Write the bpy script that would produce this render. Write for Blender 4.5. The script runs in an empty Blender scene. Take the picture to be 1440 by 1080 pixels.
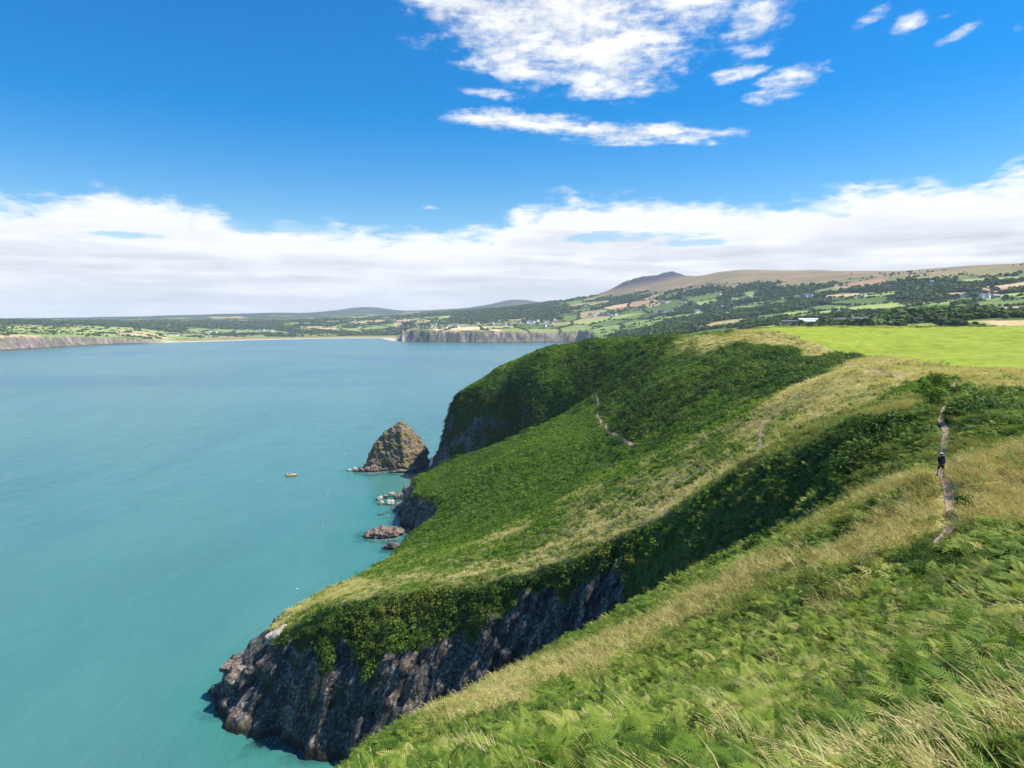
import bpy, bmesh, math, random
import numpy as np
from mathutils import Vector, Euler, Matrix
R = math.radians
random.seed(7); rng = np.random.default_rng(11)
scene = bpy.context.scene
COL = scene.collection

# ------------------------------------------------------------------ camera
CAM_H = 100.0; PITCH = R(5.24); F = 960.0
cam_d = bpy.data.cameras.new('camera'); cam = bpy.data.objects.new('camera', cam_d); COL.objects.link(cam)
cam.location = (0, 0, CAM_H); cam.rotation_euler = (math.pi/2 - PITCH, 0, 0)
cam_d.lens = 24; cam_d.sensor_width = 36; cam_d.clip_end = 60000; cam_d.clip_start = 0.1
scene.camera = cam

def ray(px, py):
    px = np.asarray(px, float); py = np.asarray(py, float)
    u = (px-720)/F; v = (540-py)/F
    x = u; y = math.cos(PITCH) + v*math.sin(PITCH); z = -math.sin(PITCH) + v*math.cos(PITCH)
    h = np.hypot(x, y)
    return x/h, y/h, z/h            # per unit of horizontal range
def P(px, py, r):
    """Survey point: bearing + dip read off the photograph, at horizontal range r metres."""
    x, y, z = ray(px, py)
    return (float(x*r), float(y*r), float(CAM_H + z*r))
def Psea(px, py):
    x, y, z = ray(px, py); r = -CAM_H/z
    return (float(x*r), float(y*r))

# ------------------------------------------------------------------ noise
def _hash(ix, iy, iz, seed):
    h = (ix.astype(np.int64)*374761393 + iy.astype(np.int64)*668265263 + iz*2147483647 + seed*974634777) & 0xFFFFFFFF
    h = ((h ^ (h >> 13))*1274126177) & 0xFFFFFFFF
    h = ((h ^ (h >> 15))*2246822519) & 0xFFFFFFFF
    return h ^ (h >> 16)
def noise2(x, y, seed=0):
    ix = np.floor(x); iy = np.floor(y); fx = x-ix; fy = y-iy
    ux = fx*fx*fx*(fx*(fx*6-15)+10); uy = fy*fy*fy*(fy*(fy*6-15)+10)
    def g(ax, ay):
        a = _hash(ix+ax, iy+ay, np.int64(0), seed)*(2*math.pi/4294967296.0)
        return np.cos(a)*(fx-ax) + np.sin(a)*(fy-ay)
    return 1.4*((g(0,0)*(1-ux)+g(1,0)*ux)*(1-uy) + (g(0,1)*(1-ux)+g(1,1)*ux)*uy)
def fbm(x, y, oct=4, seed=0, gain=.5):
    s = 0; a = 1; t = 0
    for i in range(oct):
        s = s + a*noise2(x*2**i + 13.7*i, y*2**i - 7.1*i, seed+i); t += a; a *= gain
    return s/t
def noise3(x, y, z, seed=0):
    ix = np.floor(x); iy = np.floor(y); iz = np.floor(z); fx = x-ix; fy = y-iy; fz = z-iz
    s = lambda t: t*t*(3-2*t)
    ux, uy, uz = s(fx), s(fy), s(fz)
    def v(a, b, c): return _hash(ix+a, iy+b, (iz+c).astype(np.int64), seed)/4294967295.0*2-1
    l = lambda a, b, t: a+(b-a)*t
    return l(l(l(v(0,0,0), v(1,0,0), ux), l(v(0,1,0), v(1,1,0), ux), uy),
             l(l(v(0,0,1), v(1,0,1), ux), l(v(0,1,1), v(1,1,1), ux), uy), uz)
def sstep(a, b, x):
    t = np.clip((x-a)/(b-a), 0, 1); return t*t*(3-2*t)

def rbf_fit(pts, lam=.5):
    p = np.array(pts, float); n = len(p); sc = max(np.ptp(p[:,0]), np.ptp(p[:,1]))
    q = p[:, :2]/sc
    d = np.hypot(q[:,None,0]-q[None,:,0], q[:,None,1]-q[None,:,1])
    K = np.where(d > 0, d*d*np.log(np.maximum(d, 1e-9)), 0) + np.eye(n)*lam*1e-5
    A = np.zeros((n+3, n+3)); A[:n,:n] = K; A[:n,n] = 1; A[:n,n+1:] = q; A[n,:n] = 1; A[n+1:,:n] = q.T
    w = np.linalg.solve(A, np.concatenate([p[:,2], [0,0,0]]))
    def f(x, y):
        x = np.asarray(x, float)/sc; y = np.asarray(y, float)/sc
        o = w[n] + w[n+1]*x + w[n+2]*y
        for i in range(n):
            d2 = np.maximum((x-q[i,0])**2+(y-q[i,1])**2, 1e-14)
            o += w[i]*.5*d2*np.log(d2)
        return o
    return f
def sdf(poly, x, y):
    """Signed distance to a closed outline, positive inside."""
    p = np.array(poly, float); n = len(p); best = np.full(x.shape, 1e18); ins = np.zeros(x.shape, bool)
    for i in range(n):
        ax, ay = p[i]; bx, by = p[(i+1) % n]; ex, ey = bx-ax, by-ay
        wx = x-ax; wy = y-ay
        t = np.clip((wx*ex+wy*ey)/(ex*ex+ey*ey+1e-12), 0, 1)
        dx = wx-ex*t; dy = wy-ey*t
        best = np.minimum(best, dx*dx+dy*dy)
        c = ((ay > y) != (by > y)) & (x < ex*(y-ay)/((by-ay) if by != ay else 1e-12)+ax)
        ins ^= c
    d = np.sqrt(best)
    return np.where(ins, d, -d)
def pline(poly, x, y):
    """Distance to an open polyline and side (+ = right of travel)."""
    best = np.full(x.shape, 1e18); side = np.zeros(x.shape)
    for i in range(len(poly)-1):
        ax, ay = poly[i][:2]; bx, by = poly[i+1][:2]; ex, ey = bx-ax, by-ay
        wx = x-ax; wy = y-ay
        t = np.clip((wx*ex+wy*ey)/(ex*ex+ey*ey+1e-12), 0, 1)
        d = (wx-ex*t)**2+(wy-ey*t)**2; cr = wx*ey-wy*ex
        m = d < best; best = np.where(m, d, best); side = np.where(m, np.sign(cr), side)
    return np.sqrt(best), side
def shepard(samples, x, y, p=3.0):
    """Blend of hand-read values over bearing and log range."""
    a = np.arctan2(x, y); l = np.log(np.maximum(np.hypot(x, y), 1))*.45
    s = np.array(samples, float); sa = np.arctan2(s[:,0], s[:,1]); sl = np.log(np.maximum(np.hypot(s[:,0], s[:,1]), 1))*.45
    num = np.zeros((s.shape[1]-2,)+x.shape); den = np.zeros(x.shape)
    for i in range(len(s)):
        w = 1/((a-sa[i])**2+(l-sl[i])**2+1e-5)**p
        den += w
        for k in range(s.shape[1]-2): num[k] += w*s[i,2+k]
    return num/den

# ------------------------------------------------------------------ near headland survey
near_pts = [P(*t) for t in [
 # foreground slope
 (720,1080,15),(750,1050,24),(600,1078,30),(1100,1075,13),(500,1065,45),(620,1005,55),(700,960,62),(830,890,70),(900,845,73),(1000,800,77),(1150,730,80),
 (900,1000,28),(1100,900,33),(1200,800,40),(1320,760,43),(1400,700,53),(1440,560,108),(1440,620,73),(1320,690,54.5),(1322,668,58),
 (1000,860,48),(850,950,42),(1440,1075,9.5),(1440,1000,13.5),(1440,850,28),(1300,950,20),(1200,690,80),(1260,640,82),(1326,600,86),(1340,540,130),(1440,520,165),(1400,520,168),
 # north rim of the ravine
 (1200,600,98),(1125,625,108),(1050,650,120),(950,710,135),(850,760,143),(750,795,153),(650,815,160),(560,830,164),(470,850,168),(400,884,181),
 # spur
 (430,850,200),(500,812,218),(560,776,258),(590,740,285),(615,715,300),(600,690,330),(600,662,365),(700,626,345),(780,590,358),(830,556,374),
 (700,650,287),(800,700,200),(700,740,222),(600,780,220),(900,640,225),(890,625,246),(1000,640,156),(1070,600,163),(1100,560,180),(950,600,232),
 (1000,520,272),(900,560,290),(870,590,300),(1190,500,285),(1130,480,312),(1200,495,290),(1300,513,180),(1060,466,392),(1060,463,440),
 (1100,520,250),(1250,540,140),(1150,540,170),
 # headland
 (960,473,430),(900,482,382),(830,480,455),(760,498,412),(700,521,430),(650,551,434),(630,572,440),(640,561,444),(671,538,442),(700,520,446),(730,507,444),(760,495,442),(800,486,437),(830,480,430),(880,477,425),(920,475,400),(960,472.5,388),(1000,470.5,386),(720,509,470),(780,490,470),(850,480,470),(1000,471,430),(800,492,415),(840,487,405),(780,545,396),(700,550,420),(850,520,385),(930,500,345),
 # pasture
 (1200,470,380),(1300,475,340),(1440,475,330),(1440,500,210),(1200,461,430),(1440,460.5,430),(1600,462,420),(1330,461,430),(1300,495,250)]]
near_pts += [(0,0,97.6),(-20,40,61),(-30,20,68),(-10,12,87.5),(-20,5,81),(-45,30,50),(-40,0,70),(-28,60,50),(0,-14,103),(40,-25,103),(-30,-10,80),(60,-5,98),(90,40,92),(160,100,89),(250,200,91),(300,330,95),(-55,60,34),(-70,105,12),
 (-120,200,6),(-110,260,8),(-110,330,8),(-100,420,20),(-20,520,50),(60,540,68),(120,560,72),(200,560,78),(320,520,84),(420,470,86),(420,380,94),(-80,10,46),(-60,-40,72)]
U_near = rbf_fit(near_pts)
rim = [P(*t)[:2] for t in [(500,1066,46),(620,1006,56),(700,960,63),(830,890,71),(930,838,76),(1010,795,79),(1100,752,82),(1165,722,84),(1213,668,90),
 (1205,620,96),(1125,628,107),(1050,652,119),(950,712,134),(850,762,142),(750,796,152),(650,815,159),(560,830,163),(470,850,167),(420,872,175),(392,886,184),(380,884,189),(392,866,194),
 (425,838,203),(500,806,220),(560,776,262),(590,757,281),(614,738,287),(627,714,300),(612,698,318),(588,692,336),(588,672,362),(640,648,366),(700,625,347),(780,590,359),(828,556,374),
 (820,546,386),(780,545,398),(730,548,412),(690,551,424),(655,560,434),(640,570,440)]]
rim += [(-32,470),(0,540),(60,600),(200,640),(500,600),(600,200),(300,-120),(-40,-120),(-72,-40),(-62,10),(-46,34)]
kpts = []
for px, py, r, k, wv, rk in [
 (1190,640,92,.85,99,.0),(1150,665,98,1.15,20,.45),(1100,690,105,.7,60,.25),(1010,700,118,.72,40,.2),(950,720,130,.95,20,.35),(850,770,141,1.9,4.5,1),(750,800,151,2.0,5,1),(650,818,158,1.9,6.5,1),(560,832,162,1.6,9,1),
 (520,842,164,1.6,10,1),(470,852,166,2.6,6,1),(430,862,172,2.8,4,1),(405,880,179,2.8,2.5,1),(380,890,187,1.25,.5,1),(350,905,193,.85,0,1),(385,866,194,1.2,1,1),(425,836,206,.9,2,1),(500,804,224,1.3,2.5,1),(560,774,264,1.6,3,1),
 (614,736,287,2.2,2.5,1),(627,712,300,2.3,2.5,1),(590,690,338,2.2,2,1),(588,668,364,2.0,3,1),(640,645,366,1.5,6,.7),(700,622,350,1.4,8,.7),(780,588,360,1.4,10,.6),(828,553,374,.9,60,0),
 (780,545,398,1.5,9,.45),(730,548,412,1.7,7,.52),(690,551,424,1.8,6,.6),(655,560,434,2.0,8,.62),(640,570,440,2.6,6,.78),
 (620,1006,56,1.2,8,.8),(830,890,71,1.2,20,.3),(1100,752,82,.8,90,0)]:
    q = P(px, py, r); kpts.append((q[0], q[1], k, wv, rk))
kpts += [(-32,470,2.6,3,1),(0,540,2,4,1),(-62,10,1,8,.8)]

main_path_px = [(1304,778),(1308,766),(1316,752),(1330,736),(1341,718),(1340,703),(1334,688),(1327,672),(1321,656),(1325,640),(1328,618),(1331,602),(1322,592),(1330,575),(1338,560),(1339,545),(1341,532)]
main_path_r  = [41.5,42,43,45,48,51,54.5,58,62,67,75,84,90,98,108,118,132]
main_path = [P(a, b, r)[:2] for (a, b), r in zip(main_path_px, main_path_r)]

def H_near(x, y, full=False, detail=True):
    u = U_near(x, y)
    r = np.hypot(x, y)
    s = sdf(rim, x, y)
    cl = np.abs(s) < 60
    k = np.full(x.shape, 1.2); wv = np.full(x.shape, 5.0); rk = np.ones(x.shape)
    m = (s < 12)
    if m.any():
        kk = shepard(kpts, x[m], y[m], 2.0); k[m], wv[m], rk[m] = kk
    if detail:
        far = sstep(90, 200, r)
        ca, sa = math.cos(R(28)), math.sin(R(28))
        n1 = fbm(x/13, y/13, 3, 5); n2 = fbm((x*ca+y*sa)/5.5, (-x*sa+y*ca)/2.6, 3, 21)
        s = s + rk*np.where(cl, (n1*4.2 + n2*1.5)*sstep(-18, 3, -s)*np.clip(k-.3, .25, 1), 0) + (1-rk)*n1*1.5
        lump = fbm(x/9, y/9, 3, 40)*.6 + fbm(x/3.1, y/3.1, 2, 44)*.22 + np.abs(fbm(x/16, y/16, 3, 47))*1.2*sstep(220, 320, r)
        u = u + lump*(.35 + .9*far)*sstep(2, 14, r)
        # main path lies in a shallow trench with a raised bank on its right
        d, side = pline(main_path, x, y)
        t = np.exp(-(d/.9)**2)*.2
        bank = np.exp(-((d-1.7)/.9)**2)*np.where(side > 0, .22, .08)
        u = u - t*(s > 0) + bank*(s > 0)
    d = np.maximum(-s, 0)
    c = 2.2
    drop = k*(d - c*(1-np.exp(-d/c)))
    z = u - drop
    if detail:
        z = z + (1-rk)*np.where(s < 2, (fbm(x/6.5, y/6.5, 3, 161)*2.6+.4)*sstep(3, -4, s), 0)
        # rough rock toe round the waterline
        toe = -1.6 + 3.6*fbm(x/9, y/9, 4, 77) - .05*d
        z = np.where(s < 0, np.maximum(z, np.where(d < 55, toe, -8)), z)
    z = np.maximum(z, -8.0)
    if full: return z, s, k, wv, rk
    return z

# ------------------------------------------------------------------ far land survey
far_pts = [P(*t) for t in [
 (1440,458.5,800),(1600,455,900),(1300,459,850),(1200,459.5,900),(1440,450,1300),(1250,452,1250),(1150,457,1400),(1150,449,1750),(1080,461,1300),(1000,462,1800),(920,466,2300),(1100,457,1550),
 (1440,430,2000),(1440,400,2700),(1440,371,3300),(1600,380,2900),(1600,360,3500),(1350,440,1900),(1350,405,2800),(1350,375,3500),(1250,436,2200),(1250,402,3100),(1250,381,3800),
 (1100,435,2600),(1100,406,3500),(1100,383,4300),(1000,444,2700),(1000,412,3700),(1030,381.5,4500),(960,392,4900),(930,399,5000),(900,415,4700),(900,435,3700),(905,408,6200),(950,402,6200),(870,413,6000),
 (830,462,3380),(830,440,3900),(830,427,4700),(830,418,5400),(760,464,3420),(760,445,4100),(760,427,6000),(700,463,3360),(700,449,4300),(700,434,6500),(640,463.5,3360),(640,455,3900),(640,437,7000),(590,465,3390),
 (600,458,4000),(560,468,4300),(560,455,5000),(560,441,7800),(500,466,4900),(500,455,5600),(500,440,8800),(440,472,4600),(440,463,5000),(440,454,6000),(440,440,9500),
 (340,474,4250),(340,467,4700),(340,459,5400),(340,441,9500),(270,476.5,3850),(270,468,4400),(270,461,5000),(270,443,9500),(180,475,3500),(180,462,4400),(180,446.5,9000),
 (100,477,3000),(100,470,3500),(100,461.5,4200),(100,447.5,9000),(40,481,2580),(40,470,3200),(40,462,3900),(0,481,2480),(0,472,3000),(0,461,3800),(0,448,8500),(-200,485,2100),(-200,462,3500),(-200,448,8000)]]
far_pts += [P(*t) for t in [(1440,375,4500),(1440,384,6500),(1350,379,4900),(1250,385,5300),(1250,392,7500),(1100,388,5900),(1100,395,8000),(1030,387,6000),(1600,371,5200),(1440,372.5,3800),(1250,382,4300),(1100,384.5,5000)]]
far_pts += [(-9000,6000,120),(0,13000,150),(5000,12000,160),(-6000,12000,120),(9000,9000,200),(9000,3000,260),
            (300,640,60),(500,560,70),(150,700,45),(560,300,80),(300,900,62),(700,500,84),(420,1300,50),(500,2000,45),(380,2600,45)]
U_far = rbf_fit(far_pts, 2.0)
coast = [Psea(*t) for t in [(-700,512),(-400,505),(-150,497),(0,492.8),(40,490.6),(75,488.4),(110,486.2),(140,485),(170,484),(200,483),(235,481.8),(270,480.6),(350,478.2),(430,476.3),(500,475.4),(545,475.6),
         (560,479),(585,480.2),(620,481),(660,481.3),(700,481.4),(760,481.2),(815,480.8)]]
def brg(px, r):
    x, y, _ = ray(px, 452); return (float(x*r), float(y*r))
coast += [brg(832,3250),brg(845,2500),brg(862,1500),brg(860,900),brg(845,600),brg(900,300),(300,100),(1500,-800),(14000,-500),(14000,16000),(-14000,16000),(-14000,4000)]
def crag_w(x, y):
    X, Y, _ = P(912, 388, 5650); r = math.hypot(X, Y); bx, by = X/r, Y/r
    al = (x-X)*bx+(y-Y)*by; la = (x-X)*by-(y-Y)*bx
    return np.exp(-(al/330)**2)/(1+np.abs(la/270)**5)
def H_far(x, y, full=False, detail=True):
    u = U_far(x, y); r = np.hypot(x, y)
    px = 720 + F*(x/np.maximum(y, 1))
    s = sdf(coast, x, y)
    cliff = np.clip(sstep(555, 575, px) + sstep(265, 190, px), 0, 1)
    # two rounded summits that break the far skyline, and the craggy hill on the right
    def hill(pxc, py, rr, w, dpt, base):
        X, Y, Z = P(pxc, py, rr); bx, by = X/rr, Y/rr
        al = x*bx+y*by-rr; la = x*by-y*bx
        e = np.exp(-(al/dpt)**2)
        q = np.abs(la)/w
        return np.maximum(0, (Z-base))*e/(1+q**2.2)
    u = u + .6*hill(515,429.5,11500,640,900,150) + .6*hill(722,421.5,9800,380,800,215)
    if detail:
        n = fbm(x/90, y/90, 3, 61); n2 = fbm(x/38, y/38, 3, 64)
        s = s + cliff*(n*34 + n2*17)*sstep(260, 60, np.abs(s))
        u = u + fbm(x/420, y/420, 4, 3)*np.clip((u-30)*.08, 0, 13)
        u = u + crag_w(x, y)*(90 + 26*fbm(x/110, y/110, 4, 9))
    kf = 1.6*cliff + .02*(1-cliff)
    d = np.maximum(-s, 0)
    ins = sstep(0, 40, s)
    low = (1-cliff)*sstep(1500, 500, s)
    u = np.where(s > 0, u*(1-low) + low*np.minimum(u, 1.2 + s*.022), np.where(cliff > .5, u, .8))
    z = np.maximum(u - kf*d, -6)
    z = np.where(r < 620, z - 6, z)
    if full: return z, s, cliff
    return z

def hit(px, py, which='near', rmin=3, rmax=None):
    """Where the sight line of a photograph pixel meets the ground."""
    px = np.atleast_1d(np.asarray(px, float)); py = np.atleast_1d(np.asarray(py, float))
    rmax = rmax or (520 if which == 'near' else 12000)
    rmin = max(rmin, 3 if which == 'near' else 640)
    rr = np.geomspace(rmin, rmax, 500 if which == 'near' else 900)
    x, y, z = ray(px, py)
    X = x[:,None]*rr; Y = y[:,None]*rr; Z = CAM_H + z[:,None]*rr
    fn = H_near if which == 'near' else H_far
    h = fn(X.ravel(), Y.ravel(), False, which != 'near').reshape(X.shape)
    below = Z <= h
    i = np.argmax(below, 1); ok = below.any(1); i = np.where(ok, i, len(rr)-1); i = np.maximum(i, 1)
    j = np.arange(len(px)); a = (Z-h)[j, i-1]; b = (Z-h)[j, i]
    t = np.clip(a/(a-b+1e-9), 0, 1); r = rr[i-1]+(rr[i]-rr[i-1])*t
    return np.stack([x*r, y*r, CAM_H+z*r], 1), ok

# ------------------------------------------------------------------ cover maps (read over the ground)
cover_px = [ # px, py, dry, dark
 (720,1070,.34,.1),(900,1060,.32,.1),(1100,1060,.35,.1),(1300,1075,.62,.1),(1430,1060,.62,.1),(1250,1000,.42,.15),(1400,960,.45,.1),(1000,960,.28,.2),(850,1000,.3,.1),(1200,930,.3,.2),(1420,870,.5,.1),(1300,860,.42,.2),
 (1100,870,.42,.2),(950,920,.35,.1),(800,980,.35,.1),(640,1030,.35,.1),(560,1060,.3,.15),(660,1003,.72,0),(740,968,.72,0),(820,930,.7,0),(900,885,.68,0),(980,850,.7,0),(1060,818,.8,0),(1130,800,.75,0),(1200,785,.85,0),(1270,745,1,0),(1230,760,.9,0),
 (900,860,.2,.4),(980,820,.2,.5),(1060,780,.25,.45),(1130,740,.4,.3),(1200,720,.55,.2),(1270,690,.75,.05),(1300,640,.5,.2),(1240,660,.5,.2),(1160,760,.45,.2),(1100,830,.5,.2),(1180,820,.55,.2),
 (1380,680,.95,0),(1430,640,.9,0),(1400,720,.95,0),(1430,700,.95,0),(1370,640,.5,.3),(1400,600,.3,.35),(1360,600,.3,.45),(1440,580,.35,.5),(1380,570,.35,.6),(1440,560,.3,.8),(1330,760,.2,.8),(1380,760,.35,.55),(1440,760,.4,.4),(1340,790,.3,.5),(1400,810,.45,.3),
 (1300,600,.25,.35),(1230,610,.25,.7),(1290,560,.6,.2),(1310,545,.12,.1),(1320,570,.12,.15),(1345,555,.3,.45),(1370,545,.6,.2),(1420,535,.9,0),(1380,528,.95,0),(1420,522,.9,0),(1300,525,.95,0),(1250,535,.9,0),(1200,540,.95,0),(1130,545,.95,0),(1220,520,.9,.05),(1260,575,.8,.1),
 (1180,575,.75,.1),(1100,580,.8,.1),(1080,600,.7,.1),(1150,600,.6,.2),(1060,625,.65,.1),(1000,660,.7,.1),(930,700,.75,.1),(850,745,.75,.1),(760,785,.65,.1),(680,800,.6,.1),(900,670,.5,.1),(820,700,.55,.1),(740,745,.5,.1),(640,790,.5,.1),
 (1000,615,.6,.1),(930,640,.5,.15),(870,665,.3,.2),(800,650,.05,.15),(720,660,.02,.1),(650,690,.1,.1),(660,740,.15,.1),(780,690,.2,.1),(820,610,.03,.15),(600,780,.3,.1),(540,800,.4,.1),(480,815,.45,.1),(470,835,.75,0),(430,850,.7,.1),(400,880,.55,0),(420,890,.5,0),
 (880,640,.2,.4),(950,610,.15,.6),(1000,590,.2,.55),(1050,570,.4,.4),(1100,540,.3,.7),(1150,510,.2,.9),(1050,520,.35,.6),(950,560,.12,.6),(900,590,.05,.7),(880,550,.1,.6),(950,520,.3,.45),(1000,540,.25,.6),(1090,495,.35,.7),(1030,495,.5,.55),(1180,500,.4,.6),
 (960,490,.55,.3),(1000,478,.85,.1),(1050,472,.95,0),(1100,480,.9,0),(1160,490,.9,0),(1010,470,.6,.4),(970,468,.7,.2),(920,490,.3,.6),(860,490,.2,.45),(800,500,.15,.45),(740,520,.2,.4),(690,535,.25,.25),(760,541,.35,.1),(700,543,.4,.0),(830,525,.1,.6),(760,530,.15,.5),(660,555,.15,.4),
 (880,474,.3,.3),(1240,505,.95,0),(640,580,.05,.8),(720,575,.05,.9)]
cp = np.array(cover_px); ch, ok = hit(cp[:,0], cp[:,1])
cover = [(a[0], a[1], c[2], c[3]) for a, c, o in zip(ch, cp, ok) if o]
cover += [(-5,2,.4,.1),(30,0,.6,.1),(-60,60,.3,.3)]

past_px = [(1052,465.5),(1075,466.5),(1100,471),(1130,479),(1165,487),(1200,494),(1250,505),(1300,513),(1340,516),(1390,517),(1440,516),(1520,514)]
pr = [395,385,345,312,295,285,235,190,172,165,166,172]
pasture_poly = [P(a, b, r)[:2] for (a, b), r in zip(past_px, pr)] + [(360,230),(420,420),(300,425)] + [P(a, b, r)[:2] for a, b, r in [(1440,460,432),(1300,460,430),(1150,461,432),(1060,463,425)]]

def cover_at(x, y, s):
    dry, dark = shepard(cover, x, y, 3.2)
    a = R(-22); ca, sa = math.cos(a), math.sin(a); u = x*ca+y*sa; v = -x*sa+y*ca
    r = np.hypot(x, y)
    streak = fbm(u/11, v/2.6, 3, 91)*.55 + fbm(u/40, v/9, 2, 95)*.3
    big = fbm(x/26, y/26, 3, 97)*.5
    fine = fbm(x/2.2, y/2.2, 2, 99)*.4
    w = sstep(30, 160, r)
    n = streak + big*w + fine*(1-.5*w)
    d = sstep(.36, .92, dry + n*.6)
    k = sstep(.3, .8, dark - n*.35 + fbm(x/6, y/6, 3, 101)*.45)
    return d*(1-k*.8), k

# ------------------------------------------------------------------ mesh helpers
def link(o, parent=None):
    COL.objects.link(o)
    if parent is not None: o.parent = parent
    return o
def fast_mesh(name, co, quads, mats=None, smooth=True, attrs=None, matidx=None):
    me = bpy.data.meshes.new(name)
    n = len(co); q = np.asarray(quads, np.int32); k = q.shape[1]
    me.vertices.add(n); me.vertices.foreach_set('co', np.asarray(co, np.float32).ravel())
    me.loops.add(q.size); me.loops.foreach_set('vertex_index', q.ravel())
    me.polygons.add(len(q)); me.polygons.foreach_set('loop_start', np.arange(0, q.size, k, dtype=np.int32))
    me.polygons.foreach_set('use_smooth', np.full(len(q), smooth))
    for m in mats or []: me.materials.append(m)
    if matidx is not None: me.polygons.foreach_set('material_index', np.asarray(matidx, np.int32))
    for kx, (typ, arr) in (attrs or {}).items():
        a = me.attributes.new(kx, typ, 'POINT')
        a.data.foreach_set({'FLOAT': 'value', 'FLOAT_COLOR': 'color', 'FLOAT_VECTOR': 'vector', 'INT': 'value'}[typ], np.ascontiguousarray(arr, np.int32 if typ == 'INT' else np.float32).ravel())
    me.update(calc_edges=True)
    return me
def grid_quads(nr, nc):
    i = np.arange(nr*nc).reshape(nr, nc)
    return np.stack([i[:-1,:-1], i[:-1,1:], i[1:,1:], i[1:,:-1]], -1).reshape(-1, 4)
def tag(o, label=None, cat=None, group=None, kind=None):
    if label: o['label'] = label
    if cat: o['category'] = cat
    if group: o['group'] = group
    if kind: o['kind'] = kind
    return o

# ------------------------------------------------------------------ material helpers
class NT:
    def __init__(s, name, world=None):
        s.m = world or bpy.data.materials.new(name); s.m.use_nodes = True
        s.t = s.m.node_tree; s.t.nodes.clear()
    def n(s, typ, **kw):
        nd = s.t.nodes.new(typ)
        for k, v in kw.items():
            if k.startswith('_'): setattr(nd, k[1:], v)
        return nd
    def set(s, sock, v):
        if isinstance(v, bpy.types.NodeSocket): s.t.links.new(v, sock)
        elif isinstance(v, tuple) and len(v) == 3 and sock.type == 'RGBA': sock.default_value = (*v, 1)
        else: sock.default_value = v
    def math(s, op, a, b=None, c=None, clamp=False):
        nd = s.n('ShaderNodeMath', _operation=op, _use_clamp=clamp)
        for i, v in enumerate((a, b, c)):
            if v is not None: s.set(nd.inputs[i], v)
        return nd.outputs[0]
    def vmath(s, op, a, b=None):
        nd = s.n('ShaderNodeVectorMath', _operation=op)
        s.set(nd.inputs[0], a)
        if b is not None: s.set(nd.inputs[1], b)
        return nd.outputs[0]
    def mix(s, f, a, b, blend='MIX'):
        nd = s.n('ShaderNodeMix', _data_type='RGBA', _blend_type=blend)
        s.set(nd.inputs[0], f); s.set(nd.inputs[6], a); s.set(nd.inputs[7], b)
        return nd.outputs[2]
    def noise(s, vec, scale, detail=4, rough=.55, dist=0):
        nd = s.n('ShaderNodeTexNoise'); s.set(nd.inputs['Vector'], vec)
        nd.inputs['Scale'].default_value = scale; nd.inputs['Detail'].default_value = detail
        nd.inputs['Roughness'].default_value = rough; nd.inputs['Distortion'].default_value = dist
        return nd.outputs['Fac']
    def ramp(s, f, stops, interp='LINEAR'):
        nd = s.n('ShaderNodeValToRGB'); e = nd.color_ramp.elements; nd.color_ramp.interpolation = interp
        while len(e) < len(stops): e.new(.5)
        for el, (p, c) in zip(e, stops):
            el.position = p; el.color = (*c, 1) if isinstance(c, tuple) else (c, c, c, 1)
        s.set(nd.inputs[0], f); return nd.outputs[0]
    def maprange(s, v, a, b, c=0., d=1., smooth=True):
        nd = s.n('ShaderNodeMapRange', _interpolation_type='SMOOTHSTEP' if smooth else 'LINEAR')
        for i, q in enumerate((v, a, b, c, d)): s.set(nd.inputs[i], q)
        return nd.outputs[0]
    def mapping(s, vec, scale=(1,1,1), rot=(0,0,0), loc=(0,0,0)):
        nd = s.n('ShaderNodeMapping'); s.set(nd.inputs[0], vec)
        nd.inputs['Location'].default_value = loc; nd.inputs['Rotation'].default_value = rot; nd.inputs['Scale'].default_value = scale
        return nd.outputs[0]
    def attr(s, name, typ='GEOMETRY', out='Fac'):
        nd = s.n('ShaderNodeAttribute'); nd.attribute_name = name; nd.attribute_type = typ
        return nd.outputs[out]
    def pos(s): return s.n('ShaderNodeNewGeometry').outputs['Position']
    def bump(s, h, strength=.5, dist=.1, normal=None):
        nd = s.n('ShaderNodeBump'); s.set(nd.inputs['Height'], h); nd.inputs['Strength'].default_value = strength; nd.inputs['Distance'].default_value = dist
        if normal is not None: s.set(nd.inputs['Normal'], normal)
        return nd.outputs[0]
    def principled(s, color, rough=.8, spec=.3, normal=None, metallic=0., coat=0.):
        nd = s.n('ShaderNodeBsdfPrincipled')
        s.set(nd.inputs['Base Color'], color); s.set(nd.inputs['Roughness'], rough); s.set(nd.inputs['Specular IOR Level'], spec); s.set(nd.inputs['Metallic'], metallic)
        nd.inputs['Coat Weight'].default_value = coat
        if normal is not None: s.set(nd.inputs['Normal'], normal)
        return nd.outputs[0]
    def out(s, sh, vol=None):
        o = s.n('ShaderNodeOutputMaterial')
        if sh is not None: s.t.links.new(sh, o.inputs['Surface'])
        if vol is not None: s.t.links.new(vol, o.inputs['Volume'])
        return s.m

def simple(name, color, rough=.7, spec=.3, vary=.15, scale=6., metallic=0.):
    t = NT(name); tc = t.n('ShaderNodeTexCoord').outputs['Object']
    f = t.noise(tc, scale, 5)
    c = t.mix(t.maprange(f, .3, .7), tuple(v*(1-vary) for v in color), tuple(min(1, v*(1+vary)) for v in color))
    return t.out(t.principled(c, rough, spec, t.bump(f, .15, .02), metallic))

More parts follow.
